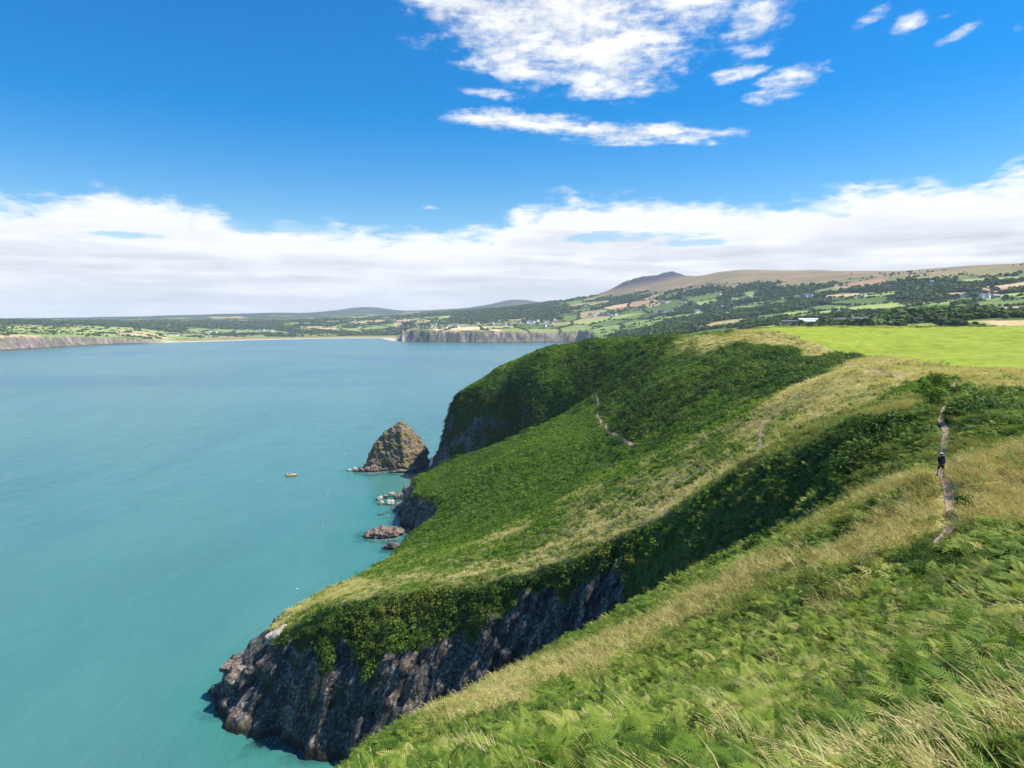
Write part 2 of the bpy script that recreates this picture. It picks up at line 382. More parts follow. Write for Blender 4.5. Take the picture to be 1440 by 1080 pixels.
# ------------------------------------------------------------------ colours
DRY = (.36, .285, .115); GREEN = (.088, .15, .02); DARKG = (.03, .062, .011); LUSH = (.075, .155, .011)
def rock_color(t, p, warm=0.0):
    """Layered, lichen-patched sea-cliff rock."""
    q = t.mapping(p, (1,1,1), (R(18), R(-32), R(28)))
    st = t.mapping(q, (1.1, .12, .3))
    a = t.noise(st, 1.6, 6, .62); b = t.noise(p, .16, 5, .6); c = t.noise(p, 1.3, 6, .65)
    base = t.ramp(a, [(.30, (.014,.014,.014)), (.46, (.046,.045,.044)), (.60, (.105,.102,.098)), (.74, (.27,.26,.245))])
    warmc = t.mix(t.maprange(b, .42, .62), base, (.27,.17,.105), 'MIX')
    base = t.mix(t.math('MULTIPLY', t.maprange(b, .45, .68), .5), base, warmc)
    lich = t.math('MULTIPLY', t.maprange(c, .52, .62), t.maprange(b, .36, .54))
    base = t.mix(t.math('MULTIPLY', lich, .6), base, (.46,.455,.44))
    h = t.math('ADD', t.math('MULTIPLY', a, 1.0), t.math('MULTIPLY', c, .6))
    return base, h

def terrain_mat():
    t = NT('headland_ground'); p = t.pos()
    dry, dark, rock = t.attr('dry'), t.attr('dark'), t.attr('rock')
    lush = t.attr('lush')
    n1 = t.noise(p, .9, 6, .65); n2 = t.noise(p, .12, 4, .6); n3 = t.noise(p, 4.0, 4, .6)
    g = t.mix(t.maprange(n2, .3, .7), (.070,.125,.018), (.115,.175,.028))
    g = t.mix(lush, g, t.mix(t.maprange(n2, .3, .7), (.058,.125,.009), (.095,.18,.013)))
    g = t.mix(t.maprange(n1, .35, .7), t.mix(.75, g, (.014,.026,.005)), g)
    d = t.mix(t.maprange(n1, .3, .7), (.30,.27,.09), (.50,.43,.18))
    c = t.mix(dry, g, d)
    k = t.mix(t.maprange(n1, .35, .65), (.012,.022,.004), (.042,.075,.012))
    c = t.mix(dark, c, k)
    rc, rh = rock_color(t, p)
    z = t.n('ShaderNodeSeparateXYZ'); t.set(z.inputs[0], p)
    wet = t.maprange(t.math('ADD', z.outputs[2], t.math('MULTIPLY', n2, 3.)), 2.2, 4.6)
    rc = t.mix(wet, (.03,.027,.022), rc)
    rb = t.maprange(t.math('ADD', rock, t.math('MULTIPLY', t.math('SUBTRACT', n1, .5), .9)), .42, .58)
    rc = t.mix(t.math('MULTIPLY', t.maprange(t.math('ADD', n2, t.math('MULTIPLY', n3, .5)), .80, .92), .6), rc, (.045,.06,.018))
    c = t.mix(rb, c, rc)
    h = t.math('ADD', t.math('MULTIPLY', n1, .5), t.math('MULTIPLY', n3, .25))
    hh = t.mix(rb, h, rh)
    return t.out(t.principled(c, .9, .15, t.bump(hh, .9, .5)))

def path_mat():
    t = NT('bare_earth'); p = t.pos(); a = t.noise(p, 3.2, 6, .65); b = t.noise(p, 14, 4, .6)
    c = t.ramp(a, [(.3, (.24,.16,.105)), (.5, (.40,.275,.19)), (.7, (.53,.385,.28))])
    return t.out(t.principled(c, .95, .1, t.bump(t.math('ADD', a, b), .5, .06)))
def pasture_mat():
    t = NT('pasture_grass'); p = t.pos()
    q = t.mapping(p, (.05, .22, 1), (0, 0, R(8)))
    a = t.noise(q, 1.0, 5, .6); b = t.noise(p, .7, 5, .65); c3 = t.noise(p, .03, 3)
    c = t.mix(t.maprange(a, .35, .68), (.175,.24,.011), (.255,.315,.016))
    c = t.mix(t.math('MULTIPLY', t.maprange(b, .3, .7), .45), c, (.215,.26,.03))
    c = t.mix(t.math('MULTIPLY', t.maprange(c3, .45, .7), .4), c, (.31,.34,.045))
    return t.out(t.principled(c, .85, .15, t.bump(b, .6, .15)))
def leaf_mat(name, stops, trans=.35, rough=.55):
    """Foliage: colour set by each plant's own shade value."""
    t = NT(name); tint = t.math('ADD', t.attr('tint', 'INSTANCER'), t.attr('leaf_tint'))
    oi = t.n('ShaderNodeObjectInfo').outputs['Random']
    p = t.n('ShaderNodeTexCoord').outputs['Object']
    f = t.math('ADD', tint, t.math('MULTIPLY', t.math('SUBTRACT', t.noise(p, 3.0, 3), .5), .35))
    c = t.ramp(f, stops)
    d = t.principled(c, rough, .12)
    tr = t.n('ShaderNodeBsdfTranslucent'); t.set(tr.inputs[0], t.mix(.5, c, t.mix(1., c, (1.25,1.3,.5), 'MULTIPLY')))
    ms = t.n('ShaderNodeMixShader'); ms.inputs[0].default_value = trans
    t.t.links.new(d, ms.inputs[1]); t.t.links.new(tr.outputs[0], ms.inputs[2])
    return t.out(ms.outputs[0])
M = {}
M['ground'] = terrain_mat(); M['path'] = path_mat(); M['pasture'] = pasture_mat()
M['bracken'] = leaf_mat('bracken_leaf', [(0, (.035,.075,.010)), (.35, (.09,.165,.018)), (.65, (.19,.265,.034)), (.9, (.33,.36,.07)), (1, (.42,.38,.13))], .33)
M['lush'] = leaf_mat('lush_bracken_leaf', [(0, (.028,.065,.006)), (.4, (.075,.165,.009)), (.75, (.135,.24,.014)), (1, (.25,.32,.03))])
M['dark'] = leaf_mat('bramble_leaf', [(0, (.020,.045,.006)), (.45, (.050,.105,.012)), (.75, (.10,.165,.020)), (1, (.22,.22,.03))], .3)
M['dry'] = leaf_mat('dry_grass_blade', [(0, (.15,.20,.035)), (.35, (.35,.34,.10)), (.7, (.56,.48,.22)), (1, (.70,.61,.36))], .3, .6)

# ------------------------------------------------------------------ headland terrain mesh
def build_headland():
    oy = -16.0                                   # grid fans out from a point behind the camera
    az = np.linspace(R(-62), R(62), 1500)
    rows = [2.0]
    while rows[-1] < 590:
        r = rows[-1]; f = .0068 if r < 120 else (.0030 if r < 230 else .0042)
        if 310 < r < 335: f = .0042
        rows.append(r*(1+f))
    rr = np.array(rows)
    A, RR = np.meshgrid(az, rr); x = RR*np.sin(A); y = oy + RR*np.cos(A)
    shp = x.shape; x = x.ravel(); y = y.ravel()
    z, s, k, wv, rk = H_near(x, y, True)
    dry = np.zeros(len(x)); dark = np.zeros(len(x))
    dry, dark = cover_at(x, y, s)
    d = np.maximum(-s, 0)
    # steepness from the grid itself
    Z = z.reshape(shp); gx = np.gradient(Z, axis=0)/np.gradient(RR, axis=0); gy = np.gradient(Z, axis=1)/(np.gradient(A, axis=1)*RR)
    steep = np.hypot(gx, gy).ravel()
    nz = fbm(x/7, y/7, 3, 131)
    rock = rk*sstep(.0, 1.0, (d-wv*(1+nz*.7))/2.0+.5)*sstep(.25, .7, steep + .35*sstep(3.5, 1.0, z))
    rock = rock*sstep(-.15, .15, (rk-.6)*2.2 + noise3(x/7, y/7, z/5, 133)*.75 + noise3(x/2.5, y/2.5, z/2, 134)*.25)
    rock = np.where(z < 2.5, np.maximum(rock, sstep(3.2, 1.5, z)), rock)
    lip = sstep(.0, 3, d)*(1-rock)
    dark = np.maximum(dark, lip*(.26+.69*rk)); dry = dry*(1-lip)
    px = 720+F*x/np.maximum(y, 1)
    lush = sstep(170, 230, np.hypot(x, y))
    # sculpt the rock in 3-D, along tilted beds
    m = rock > .02
    xm, ym, zm = x[m], y[m], z[m]
    q1 = xm*.45 + ym*.30 + zm*.84; q2 = xm*.75 - ym*.62 - zm*.2; q3 = xm*.48 + ym*.72 - zm*.5
    n = noise3(q2/2.2, q3/9, q1/6.5, 3)*1.2 + noise3(q2/.9, q3/4, q1/3., 5)*.5 + noise3(xm/5, ym/5, zm/5, 8)*.8
    bed = q2/4.2 + .45*noise3(xm/14, ym/14, zm/14, 11) + .05*noise3(xm/2, ym/2, zm/2, 12); fr = bed-np.floor(bed); n = n*.7 + (np.minimum(fr, (1-fr)*5)-.4)*1.7
    bed = q1/7.5 + .5*noise3(xm/14, ym/14, zm/14, 14); fr = bed-np.floor(bed); n += (np.minimum(fr, (1-fr)*4)-.4)*1.0
    nl = np.maximum(np.hypot(gx.ravel()[m], gy.ravel()[m]), 1e-6)
    Am = A.ravel()[m]
    # horizontal outward direction (downhill)
    ux = -(gx.ravel()[m]*np.sin(Am) + gy.ravel()[m]*np.cos(Am))/nl; uy = -(gx.ravel()[m]*np.cos(Am) - gy.ravel()[m]*np.sin(Am))/nl
    amp = rock[m]*np.clip(nl, 0, 1.2)*sstep(-2, 4, zm)
    x[m] += ux*n*amp; y[m] += uy*n*amp; z[m] += n*.35*rock[m]
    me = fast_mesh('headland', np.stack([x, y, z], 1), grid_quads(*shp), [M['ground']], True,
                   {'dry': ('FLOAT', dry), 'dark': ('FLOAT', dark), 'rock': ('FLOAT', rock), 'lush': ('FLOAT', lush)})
    o = link(bpy.data.objects.new('headland_terrain', me)); tag(o, kind='structure')
    # pasture sheet: same grid, laid a hand's breadth proud
    sp = sdf(pasture_poly, x, y) + fbm(x/14, y/14, 3, 150)*1.5
    q = grid_quads(*shp); inside = (sp > 0)[q].all(1)
    used, inv = np.unique(q[inside], return_inverse=True)
    co = np.stack([x[used], y[used], z[used]+.07], 1)
    me = fast_mesh('pasture', co, inv.reshape(-1, 4), [M['pasture']])
    tag(link(bpy.data.objects.new('pasture_field', me)), kind='structure')
build_headland()

def ribbon(name, px_list, width, rs=None, lift=.05):
    if rs is None:
        h, ok = hit([a for a, _ in px_list], [b for _, b in px_list]); pts = h[:, :2]
    else: pts = np.array([P(a, b, r)[:2] for (a, b), r in zip(px_list, rs)])
    # resample
    seg = np.hypot(*np.diff(pts, axis=0).T); L = np.concatenate([[0], np.cumsum(seg)])
    n = max(8, int(L[-1]/.35)); t = np.linspace(0, L[-1], n)
    c = np.stack([np.interp(t, L, pts[:,0]), np.interp(t, L, pts[:,1])], 1)
    for _ in range(6): c[1:-1] = (c[:-2]+c[1:-1]*2+c[2:])/4
    tg = np.gradient(c, axis=0); tg /= np.linalg.norm(tg, axis=1)[:,None]; nrm = np.stack([tg[:,1], -tg[:,0]], 1)
    w = width*(1 + .35*fbm(t/2.2, t*0+3.3, 3, 17)); K = 7
    off = np.linspace(-.5, .5, K)
    X = c[:,None,0]+nrm[:,None,0]*off*w[:,None]; Y = c[:,None,1]+nrm[:,None,1]*off*w[:,None]
    X += noise2(X*1.7, Y*1.7, 8)*.12
    Z = H_near(X.ravel(), Y.ravel())+lift
    me = fast_mesh(name, np.stack([X.ravel(), Y.ravel(), Z], 1), grid_quads(n, K), [M['path']])
    tag(link(bpy.data.objects.new(name, me)), kind='structure'); return c
path_xy = ribbon('footpath', main_path_px, .54, main_path_r)
p2 = ribbon('footpath', [(1073,594),(1072,605),(1070,617),(1069,630),(1065,641)], 1.15)
p3 = ribbon('footpath', [(838,555),(841,565),(842,575),(840,584),(845,593),(847,600),(855,607),(866,612),(878,618),(891,626)], 1.0)
p4 = ribbon('footpath', [(1186,499),(1189,508),(1194,515),(1205,519),(1225,521),(1250,525),(1280,531)], 1.0)
p5 = ribbon('footpath', [(1345,523),(1380,520),(1440,519)], 1.6)
ALLP = [path_xy, p2, p3, p4]

# ------------------------------------------------------------------ plants
def leafquads(bm_v, bm_f, c, u, v, mat=0):
    """diamond leaf from base c along u with half width v"""
    i = len(bm_v); c = Vector(c)
    bm_v += [c, c+u*.45+v, c+u, c+u*.45-v]; bm_f.append((i, i+1, i+2, i+3))
def frond(V, Fc, base, yaw, length, rise, droop, pairs, sub, wide=.34):
    """One bracken frond: arching midrib with pinnae that shorten to the tip."""
    d = Vector((math.cos(yaw), math.sin(yaw), 0)); sd = Vector((-math.sin(yaw), math.cos(yaw), 0)); up = Vector((0,0,1))
    def pt(t): return Vector(base) + d*length*(t-.12*t*t) + up*(rise*t - droop*t*t)
    for i in range(pairs):
        t = .12 + .86*i/(pairs-1); c = pt(t); tn = (pt(t+.03)-pt(t-.03)).normalized()
        L = length*wide*(1-t)**.75*1.15 + .02
        for sg in (-1, 1):
            u = (sd*sg*.9 + tn*.45 - up*.12).normalized()*L
            if sub:
                ns = 4
                for j in range(ns):
                    s0 = j/ns; cc = c+u*s0; l2 = L*.34*(1-s0*.75)
                    for s2 in (-1, 1):
                        w = (tn*s2*.8 + u.normalized()*.6).normalized()*l2
                        leafquads(V, Fc, cc, w, u.normalized()*l2*.26)
                leafquads(V, Fc, c+u*.6, u*.4, tn*L*.05)
            else:
                leafquads(V, Fc, c, u, tn*length/pairs*.36)
    i = len(V); w = sd*.006
    for t in (0, .5, 1):
        q = pt(t); V += [q-w, q+w]
    Fc += [(i, i+1, i+3, i+2), (i+2, i+3, i+5, i+4)]
def proto(name, V, Fc, mat):
    me = bpy.data.meshes.new(name); me.from_pydata([tuple(v) for v in V], [], Fc); me.materials.append(mat); me.update()
    return bpy.data.objects.new(name, me)
def bracken_near(seed, mat, sub=False):
    r = random.Random(seed); V, Fc = [], []
    for k in range(r.choice((3, 4, 4))):
        ya = r.uniform(0, 6.28); b = Vector((r.uniform(-.12,.12), r.uniform(-.12,.12), r.uniform(.18,.42)))
        frond(V, Fc, b, ya, r.uniform(.5,.85), r.uniform(.15,.6), r.uniform(.15,.5), 13, sub)
        i = len(V); V += [Vector((b.x*.4-.006, b.y*.4, -.1)), Vector((b.x*.4+.006, b.y*.4, -.1)), b+Vector((.006,0,0)), b-Vector((.006,0,0))]; Fc.append((i,i+1,i+2,i+3))
    return proto('bracken_near', V, Fc, mat)
def bracken_mid(seed, mat):
    r = random.Random(seed); V, Fc = [], []
    for k in range(6):
        frond(V, Fc, (r.uniform(-.25,.25), r.uniform(-.25,.25), r.uniform(.1,.4)), k*1.05+r.uniform(-.4,.4), r.uniform(.4,.7), r.uniform(.05,.35), r.uniform(.1,.4), 6, False, .38)
    return proto('bracken_mid', V, Fc, mat)
def clump(seed, mat, n=34, rad=.75, h=.55, leaf=.2, low=-.1):
    r = random.Random(seed); V, Fc = [], []
    for _ in range(n):
        a = r.uniform(0, 6.28); e = math.asin(r.uniform(.02, 1)); q = r.uniform(.55, 1.0)
        n_ = Vector((math.cos(a)*math.cos(e), math.sin(a)*math.cos(e), math.sin(e)))
        c = Vector((n_.x*rad*q, n_.y*rad*q, low+n_.z*h*q))
        nn = (n_ + Vector((r.uniform(-.8,.8), r.uniform(-.8,.8), r.uniform(-.1,1.)))).normalized()
        u = nn.cross(Vector((r.uniform(-1,1), r.uniform(-1,1), r.uniform(-.5,.5)))).normalized()
        v = nn.cross(u); s = leaf*r.uniform(.6, 1.5)
        i = len(V); V += [c-u*s, c+v*s*.5, c+u*s, c-v*s*.5]; Fc.append((i,i+1,i+2,i+3))
    return proto('clump', V, Fc, mat)
def tuft(seed, mat, n=22, L=.75, spread=.3, lean=(-.55, .12), head=True, w=.006):
    """Grass tuft combed over by the wind, with seed heads."""
    r = random.Random(seed); V, Fc = [], []
    for _ in range(n):
        b = Vector((r.uniform(-spread, spread), r.uniform(-spread, spread), -.05)); l = L*r.uniform(.5, 1.15)
        dx = lean[0]*r.uniform(.5,1.5)+r.uniform(-.25,.25); dy = lean[1]+r.uniform(-.35,.35)
        pr = []
        for t in (0, .35, .7, 1):
            pr.append(b + Vector((dx*l*t*t, dy*l*t*t, l*(t-.35*t*t*min(1.2, math.hypot(dx, dy)+.3)))))
        sd = Vector((-dy, dx, 0)); sd = sd.normalized() if sd.length > 1e-3 else Vector((1,0,0))
        i = len(V); ww = (w, w*.9, w*.7, w*.15)
        for q, wd in zip(pr, ww): V += [q-sd*wd, q+sd*wd]
        Fc += [(i+2*k, i+2*k+1, i+2*k+3, i+2*k+2) for k in range(3)]
        if head and r.random() < .5:
            q = pr[-1]; dr = (pr[-1]-pr[-2]).normalized(); j = len(V); hl = r.uniform(.07,.14)
            V += [q-dr*.02, q+dr*hl*.4+sd*w*1.9, q+dr*hl, q+dr*hl*.4-sd*w*1.9]; Fc.append((j,j+1,j+2,j+3))
            nx = dr.cross(sd).normalized(); j = len(V)
            V += [q-dr*.02, q+dr*hl*.4+nx*w*1.9, q+dr*hl, q+dr*hl*.4-nx*w*1.9]; Fc.append((j,j+1,j+2,j+3))
    return proto('tuft', V, Fc, mat)

def scatter(name, pts, rot, scl, tint, var, protos):
    """A ground-cover object: one point per plant, plants instanced on the points."""
    n = len(pts); me = bpy.data.meshes.new(name); me.vertices.add(n)
    me.vertices.foreach_set('co', np.asarray(pts, np.float32).ravel())
    for nm, typ, fld, arr in (('rot','FLOAT_VECTOR','vector',rot), ('scl','FLOAT_VECTOR','vector',scl), ('tint','FLOAT','value',tint), ('var','INT','value',var)):
        a = me.attributes.new(nm, typ, 'POINT'); a.data.foreach_set(fld, np.ascontiguousarray(arr, np.int32 if typ == 'INT' else np.float32).ravel())
    for p in protos[:1]: me.materials.append(p.data.materials[0])
    o = link(bpy.data.objects.new(name, me)); tag(o, kind='stuff')
    ng = bpy.data.node_groups.new(name+'_plants', 'GeometryNodeTree')
    ng.interface.new_socket('Geometry', in_out='INPUT', socket_type='NodeSocketGeometry'); ng.interface.new_socket('Geometry', in_out='OUTPUT', socket_type='NodeSocketGeometry')
    N = ng.nodes; Lk = ng.links; gi = N.new('NodeGroupInput'); go = N.new('NodeGroupOutput')
    iop = N.new('GeometryNodeInstanceOnPoints'); Lk.new(gi.outputs[0], iop.inputs['Points'])
    jn = N.new('GeometryNodeJoinGeometry')
    for p in reversed(protos):
        oi = N.new('GeometryNodeObjectInfo'); oi.inputs['Object'].default_value = p; oi.transform_space = 'ORIGINAL'
        g2 = N.new('GeometryNodeGeometryToInstance'); Lk.new(oi.outputs['Geometry'], g2.inputs[0]); Lk.new(g2.outputs[0], jn.inputs[0])
    Lk.new(jn.outputs[0], iop.inputs['Instance']); iop.inputs['Pick Instance'].default_value = True
    def na(nm, dt):
        q = N.new('GeometryNodeInputNamedAttribute'); q.data_type = dt; q.inputs['Name'].default_value = nm; return q.outputs['Attribute']
    Lk.new(na('var', 'INT'), iop.inputs['Instance Index'])
    e2r = N.new('FunctionNodeEulerToRotation'); Lk.new(na('rot', 'FLOAT_VECTOR'), e2r.inputs[0]); Lk.new(e2r.outputs[0], iop.inputs['Rotation'])
    Lk.new(na('scl', 'FLOAT_VECTOR'), iop.inputs['Scale'])
    Lk.new(iop.outputs[0], go.inputs[0])
    md = o.modifiers.new('plants', 'NODES'); md.node_group = ng
    return o
def sector(n, r0, r1, half=R(43)):
    r = np.sqrt(rng.uniform(r0*r0, r1*r1, n)); a = rng.uniform(-half, half, n)
    return r*np.sin(a), r*np.cos(a)
def ground_state(x, y):
    z, s, k, wv, rk = H_near(x, y, True)
    dry, dark = cover_at(x, y, s); d = np.maximum(-s, 0)
    rock = rk*sstep(0, 1, (d-wv*(1+fbm(x/7, y/7, 3, 131)*.7))/2+.5)
    rock = rock*sstep(-.15, .15, (rk-.6)*2.2 + noise3(x/7, y/7, z/5, 133)*.75 + noise3(x/2.5, y/2.5, z/2, 134)*.25)
    lip = sstep(0, 3, d)*(1-rock); dark = np.maximum(dark, lip*(.26+.69*rk)); dry = dry*(1-lip)
    pd = np.full(x.shape, 99.)
    for c in ALLP: pd = np.minimum(pd, pline([tuple(q) for q in c[::3]]+[tuple(c[-1])], x, y)[0])
    past = sdf(pasture_poly, x, y)
    keep = (rock < .5) & (z > 3) & (pd > .6) & (past < .5)
    return z, s, dry, dark, pd, keep, d
def gentle(n, lean=.25): return np.stack([rng.normal(0, lean, n), rng.normal(0, lean, n), rng.uniform(0, 6.283, n)], 1)
def cut(*a, m): return [q[m] for q in a]

B0 = [bracken_near(i, M['bracken'], i > 5) for i in range(7)]
B1 = [bracken_mid(i, M['bracken']) for i in range(4)]
B2 = [clump(i, M['lush'], 34, .8, .55, .17) for i in range(4)]
D1 = [clump(20+i, M['dark'], 70, .85, .75, .12) for i in range(4)]
D0 = [clump(40+i, M['dark'], 260, .8, .7, .055) for i in range(3)]
G0 = [tuft(i, M['dry'], 24, .66) for i in range(4)]
G0b = [tuft(50+i, M['bracken'], 30, .38, .3, (-.35, .1), False) for i in range(3)]
G1 = [tuft(30+i, M['dry'], 40, .62, .5, (-.5,.1), True, .012) for i in range(3)]
G2 = [tuft(70+i, M['dry'], 34, .55, .9, (-.5,.1), False, .03) for i in range(3)]

def cover_pass(r0, r1, n, fern, grass, fs, gs, tag_r, dens_g=1.0, sparse=1.0):
    x, y = sector(n, r0, r1)
    z, s, dry, dark, pd, keep, d = ground_state(x, y)
    u = rng.uniform(0, 1, n)
    w = fbm(x/1.6, y/1.6, 2, 201)
    # ferns where green, grass where dry, bramble where dark
    mf = keep & (u > dry*.93) & (dark < .62)
    md = keep & (dark >= .62)
    mg = keep & (u < np.clip(dry*dens_g + .06, 0, 1)) & (dark < .7)
    mg = mg | (keep & (pd < 1.3) & (u < .5))
    return x, y, z, s, dry, dark, mf, md, mg, w, pd
def put(name, x, y, z, m, base, spread, tint, protos, lean=.25, sink=0.0):
    k = int(m.sum())
    if k == 0: return
    sc = base*np.exp(np.clip(rng.normal(0, spread, k), -1.6*spread, 1.5*spread))*(1+.55*fbm(x[m]/7, y[m]/7, 3, 601))
    scl = np.stack([sc*rng.uniform(.85,1.15,k), sc*rng.uniform(.85,1.15,k), sc*rng.uniform(.75,1.2,k)], 1)
    scatter(name, np.stack([x[m], y[m], z[m]-sink], 1), gentle(k, lean), scl, np.clip(tint, 0, 1), rng.integers(0, len(protos), k), protos)

def shade(x, y, m, mid=.5):
    return mid + .42*fbm(x[m]/3.5, y[m]/3.5, 3, 301) + .25*fbm(x[m]/14, y[m]/14, 2, 305) + .35*fbm(x[m]/34, y[m]/34, 2, 307) + rng.normal(0, .1, int(m.sum()))

def wind(n, sp=.35): return np.stack([rng.normal(0,.15,n), rng.normal(0,.15,n), rng.normal(0, sp, n)], 1)
def put_grass(name, x, y, z, m, base, tint, protos):
    k = int(m.sum())
    if k == 0: return
    sc = base*np.exp(rng.normal(0, .22, k)); scl = np.stack([sc, sc, sc], 1)
    scatter(name, np.stack([x[m], y[m], z[m]], 1), wind(k), scl, np.clip(tint, 0, 1), rng.integers(0, len(protos), k), protos)

# near: single bracken fronds and combed grass
x, y, z, s, dry, dark, mf, md, mg, w, pd = cover_pass(6, 34, 18000, B0, G0, 1, 1, 0)
mg &= (rng.uniform(0,1,len(x)) < np.where(y < 14, .42, .3)); mg |= (rng.uniform(0,1,len(x)) < .10) & (fbm(x/2.4, y/2.4, 2, 222) > .0)
put('bracken_fern', x, y, z, mf, .56+.24*sstep(9, 20, np.hypot(x, y)[mf]), .32, shade(x, y, mf, .47)+rng.normal(0,.19,int(mf.sum())), B0, .3)
put('bramble_scrub', x, y, z, md, .5, .25, shade(x, y, md, .55), D0, .2, .1)
put_grass('dry_grass', x, y, z, mg, 1.0, shade(x, y, mg, .62), G0)
xg, yg, zg, *_ , = cover_pass(6, 34, 2800, B0, G0, 1, 1, 0)[:3]
mm = np.ones(len(xg), bool); put_grass('green_grass', xg, yg, zg, mm, .95, shade(xg, yg, mm, .6), G0b)
# middle slope
x, y, z, s, dry, dark, mf, md, mg, w, pd = cover_pass(34, 120, 42000, B1, G1, 1, 1, 0)
put('bracken_fern', x, y, z, mf, 1.05, .22, shade(x, y, mf, .46)+rng.normal(0,.15,int(mf.sum())), B1, .28, .05)
mn = md & (np.hypot(x, y) < 72); md &= ~mn
put('bramble_scrub', x, y, z, mn, .62, .35, shade(x, y, mn, .55), D0, .2, .1)
put('bramble_scrub', x, y, z, md, 1.0, .4, shade(x, y, md, .55), D1, .2, .1)
put_grass('dry_grass', x, y, z, mg, 1.0, .12+.5*dry[mg]+.55*(shade(x, y, mg, .5)-.5), G1)
# bushes on the bank beside the path, and gorse along the rims
t = rng.uniform(.12, .95, 420); L = len(path_xy); idx = (t*(L-1)).astype(int); c = path_xy[idx]; tg = path_xy[np.minimum(idx+1, L-1)]-path_xy[np.maximum(idx-1, 0)]
tg /= np.linalg.norm(tg, axis=1)[:,None]; off = rng.uniform(1.3, 2.6, 420)
bx = c[:,0]+tg[:,1]*off; by = c[:,1]-tg[:,0]*off; bz = H_near(bx, by); mm = np.ones(420, bool)
put('bramble_scrub', bx, by, bz, mm, .42, .35, shade(bx, by, mm, .55), D0, .2, .05)
# low scrub along the bank that edges the pasture
ed = np.array(pasture_poly[:12]); tt = np.sort(rng.uniform(0, 10.5, 260)); i0 = tt.astype(int); fr = (tt-i0)[:,None]; e = ed[i0]*(1-fr)+ed[i0+1]*fr
tg = ed[i0+1]-ed[i0]; tg /= np.linalg.norm(tg, axis=1)[:,None]; sd_ = sdf(pasture_poly, e[:,0]+tg[:,1]*2, e[:,1]-tg[:,0]*2); sg = np.where(sd_ > 0, -1, 1); o_ = rng.normal(2.2, .7, 260)*sg
bx = e[:,0]+tg[:,1]*o_; by = e[:,1]-tg[:,0]*o_; mm = fbm(bx/9, by/9, 2, 611) > -.12
put('bramble_scrub', bx, by, H_near(bx, by), mm, .6, .35, shade(bx, by, mm, .35), D1, .2, .12)
# far slopes: bracken and scrub clumps
x, y, z, s, dry, dark, mf, md, mg, w, pd = cover_pass(115, 500, 230000, B2, G2, 1, 1, 0)
vis = (np.abs(np.arctan2(x, y)) < R(40)); mf &= vis; md &= vis; mg &= vis
put('bracken_fern', x, y, z, mf, 1.0, .3, shade(x, y, mf, .55), B2, .2, .1)
put('bramble_scrub', x, y, z, md, 1.35, .45, shade(x, y, md, .55), D1, .2, .1)
put_grass('dry_grass', x, y, z, mg, 1.0, .12+.5*dry[mg]+.55*(shade(x, y, mg, .5)-.5), G2)

def bush(px, py, r, w, h, mat, label, seed, n=900):
    p = P(px, py, r); z = float(H_near(np.array([p[0]]), np.array([p[1]]))[0]); q = random.Random(seed); V, Fc, T = [], [], []
    lobes = [(q.uniform(-.35,.35)*w, q.uniform(-.35,.35)*w, q.uniform(.3,.75)*h, q.uniform(.22,.4)) for _ in range(7)]
    for _ in range(n):
        lx, ly, lz, lr = q.choice(lobes); a = q.uniform(0, 6.28); e = math.asin(q.uniform(-.6, 1)); d = q.uniform(.6, 1.08)
        nm = Vector((math.cos(a)*math.cos(e), math.sin(a)*math.cos(e), math.sin(e))); c = Vector((lx+nm.x*lr*w*d, ly+nm.y*lr*w*d, max(.05, lz+nm.z*lr*h*d)))
        nn = (nm+Vector((q.uniform(-.7,.7), q.uniform(-.7,.7), q.uniform(-.2,.8)))).normalized(); u = nn.cross(Vector((q.random(), q.random(), .2))).normalized(); v = nn.cross(u); s = q.uniform(.09,.19)
        i = len(V); V += [c-u*s, c+v*s*.6, c+u*s, c-v*s*.6]; Fc.append((i,i+1,i+2,i+3)); T += [min(1, max(0, .45+q.gauss(0,.16)))]*4
    e = link(bpy.data.objects.new('bush', None)); e.location = (p[0], p[1], z-.1); tag(e, label, 'bush')
    me = fast_mesh('foliage', [tuple(v) for v in V], Fc, [mat], False, {'leaf_tint': ('FLOAT', T)}); link(bpy.data.objects.new('foliage', me), e)
    bm = bmesh.new()
    for lx, ly, lz, lr in lobes: 
        rs_ = [bm.verts.new((lx*t_+(.05*(1-t_*.7))*math.cos(k*2.09), ly*t_+(.05*(1-t_*.7))*math.sin(k*2.09), lz*t_)) for t_ in (0, .5, 1) for k in range(3)]
        for j in range(2):
            for k in range(3): bm.faces.new((rs_[j*3+k], rs_[j*3+(k+1)%3], rs_[j*3+3+(k+1)%3], rs_[j*3+3+k]))
    me = bpy.data.meshes.new('stems'); bm.to_mesh(me); bm.free(); me.materials.append(M['stem']); link(bpy.data.objects.new('stems', me), e)
M['stem'] = simple('bush_stem', (.11,.08,.05))
bush(1317,588,99,3.0,2.6,M['bracken'],'bright green bush left of the upper footpath, nearest the walker',61)
bush(1313,566,110,3.4,3.0,M['lush'],'middle bright green bush in the strip left of the upper footpath',62)
bush(1322,545,124,3.4,2.8,M['bracken'],'farthest bright green bush at the top of the footpath near the bright field',63)
bush(1343,560,116,1.6,1.5,M['dark'],'dark bush standing right of the top of the footpath',64)
bush(1341,596,88,1.7,1.3,M['dark'],'dark bush beside the bend of the footpath just beyond the walker',65)
bush(1366,700,50.5,1.5,.9,M['dark'],'low dark bush on the right bank of the footpath, nearest the camera',66)
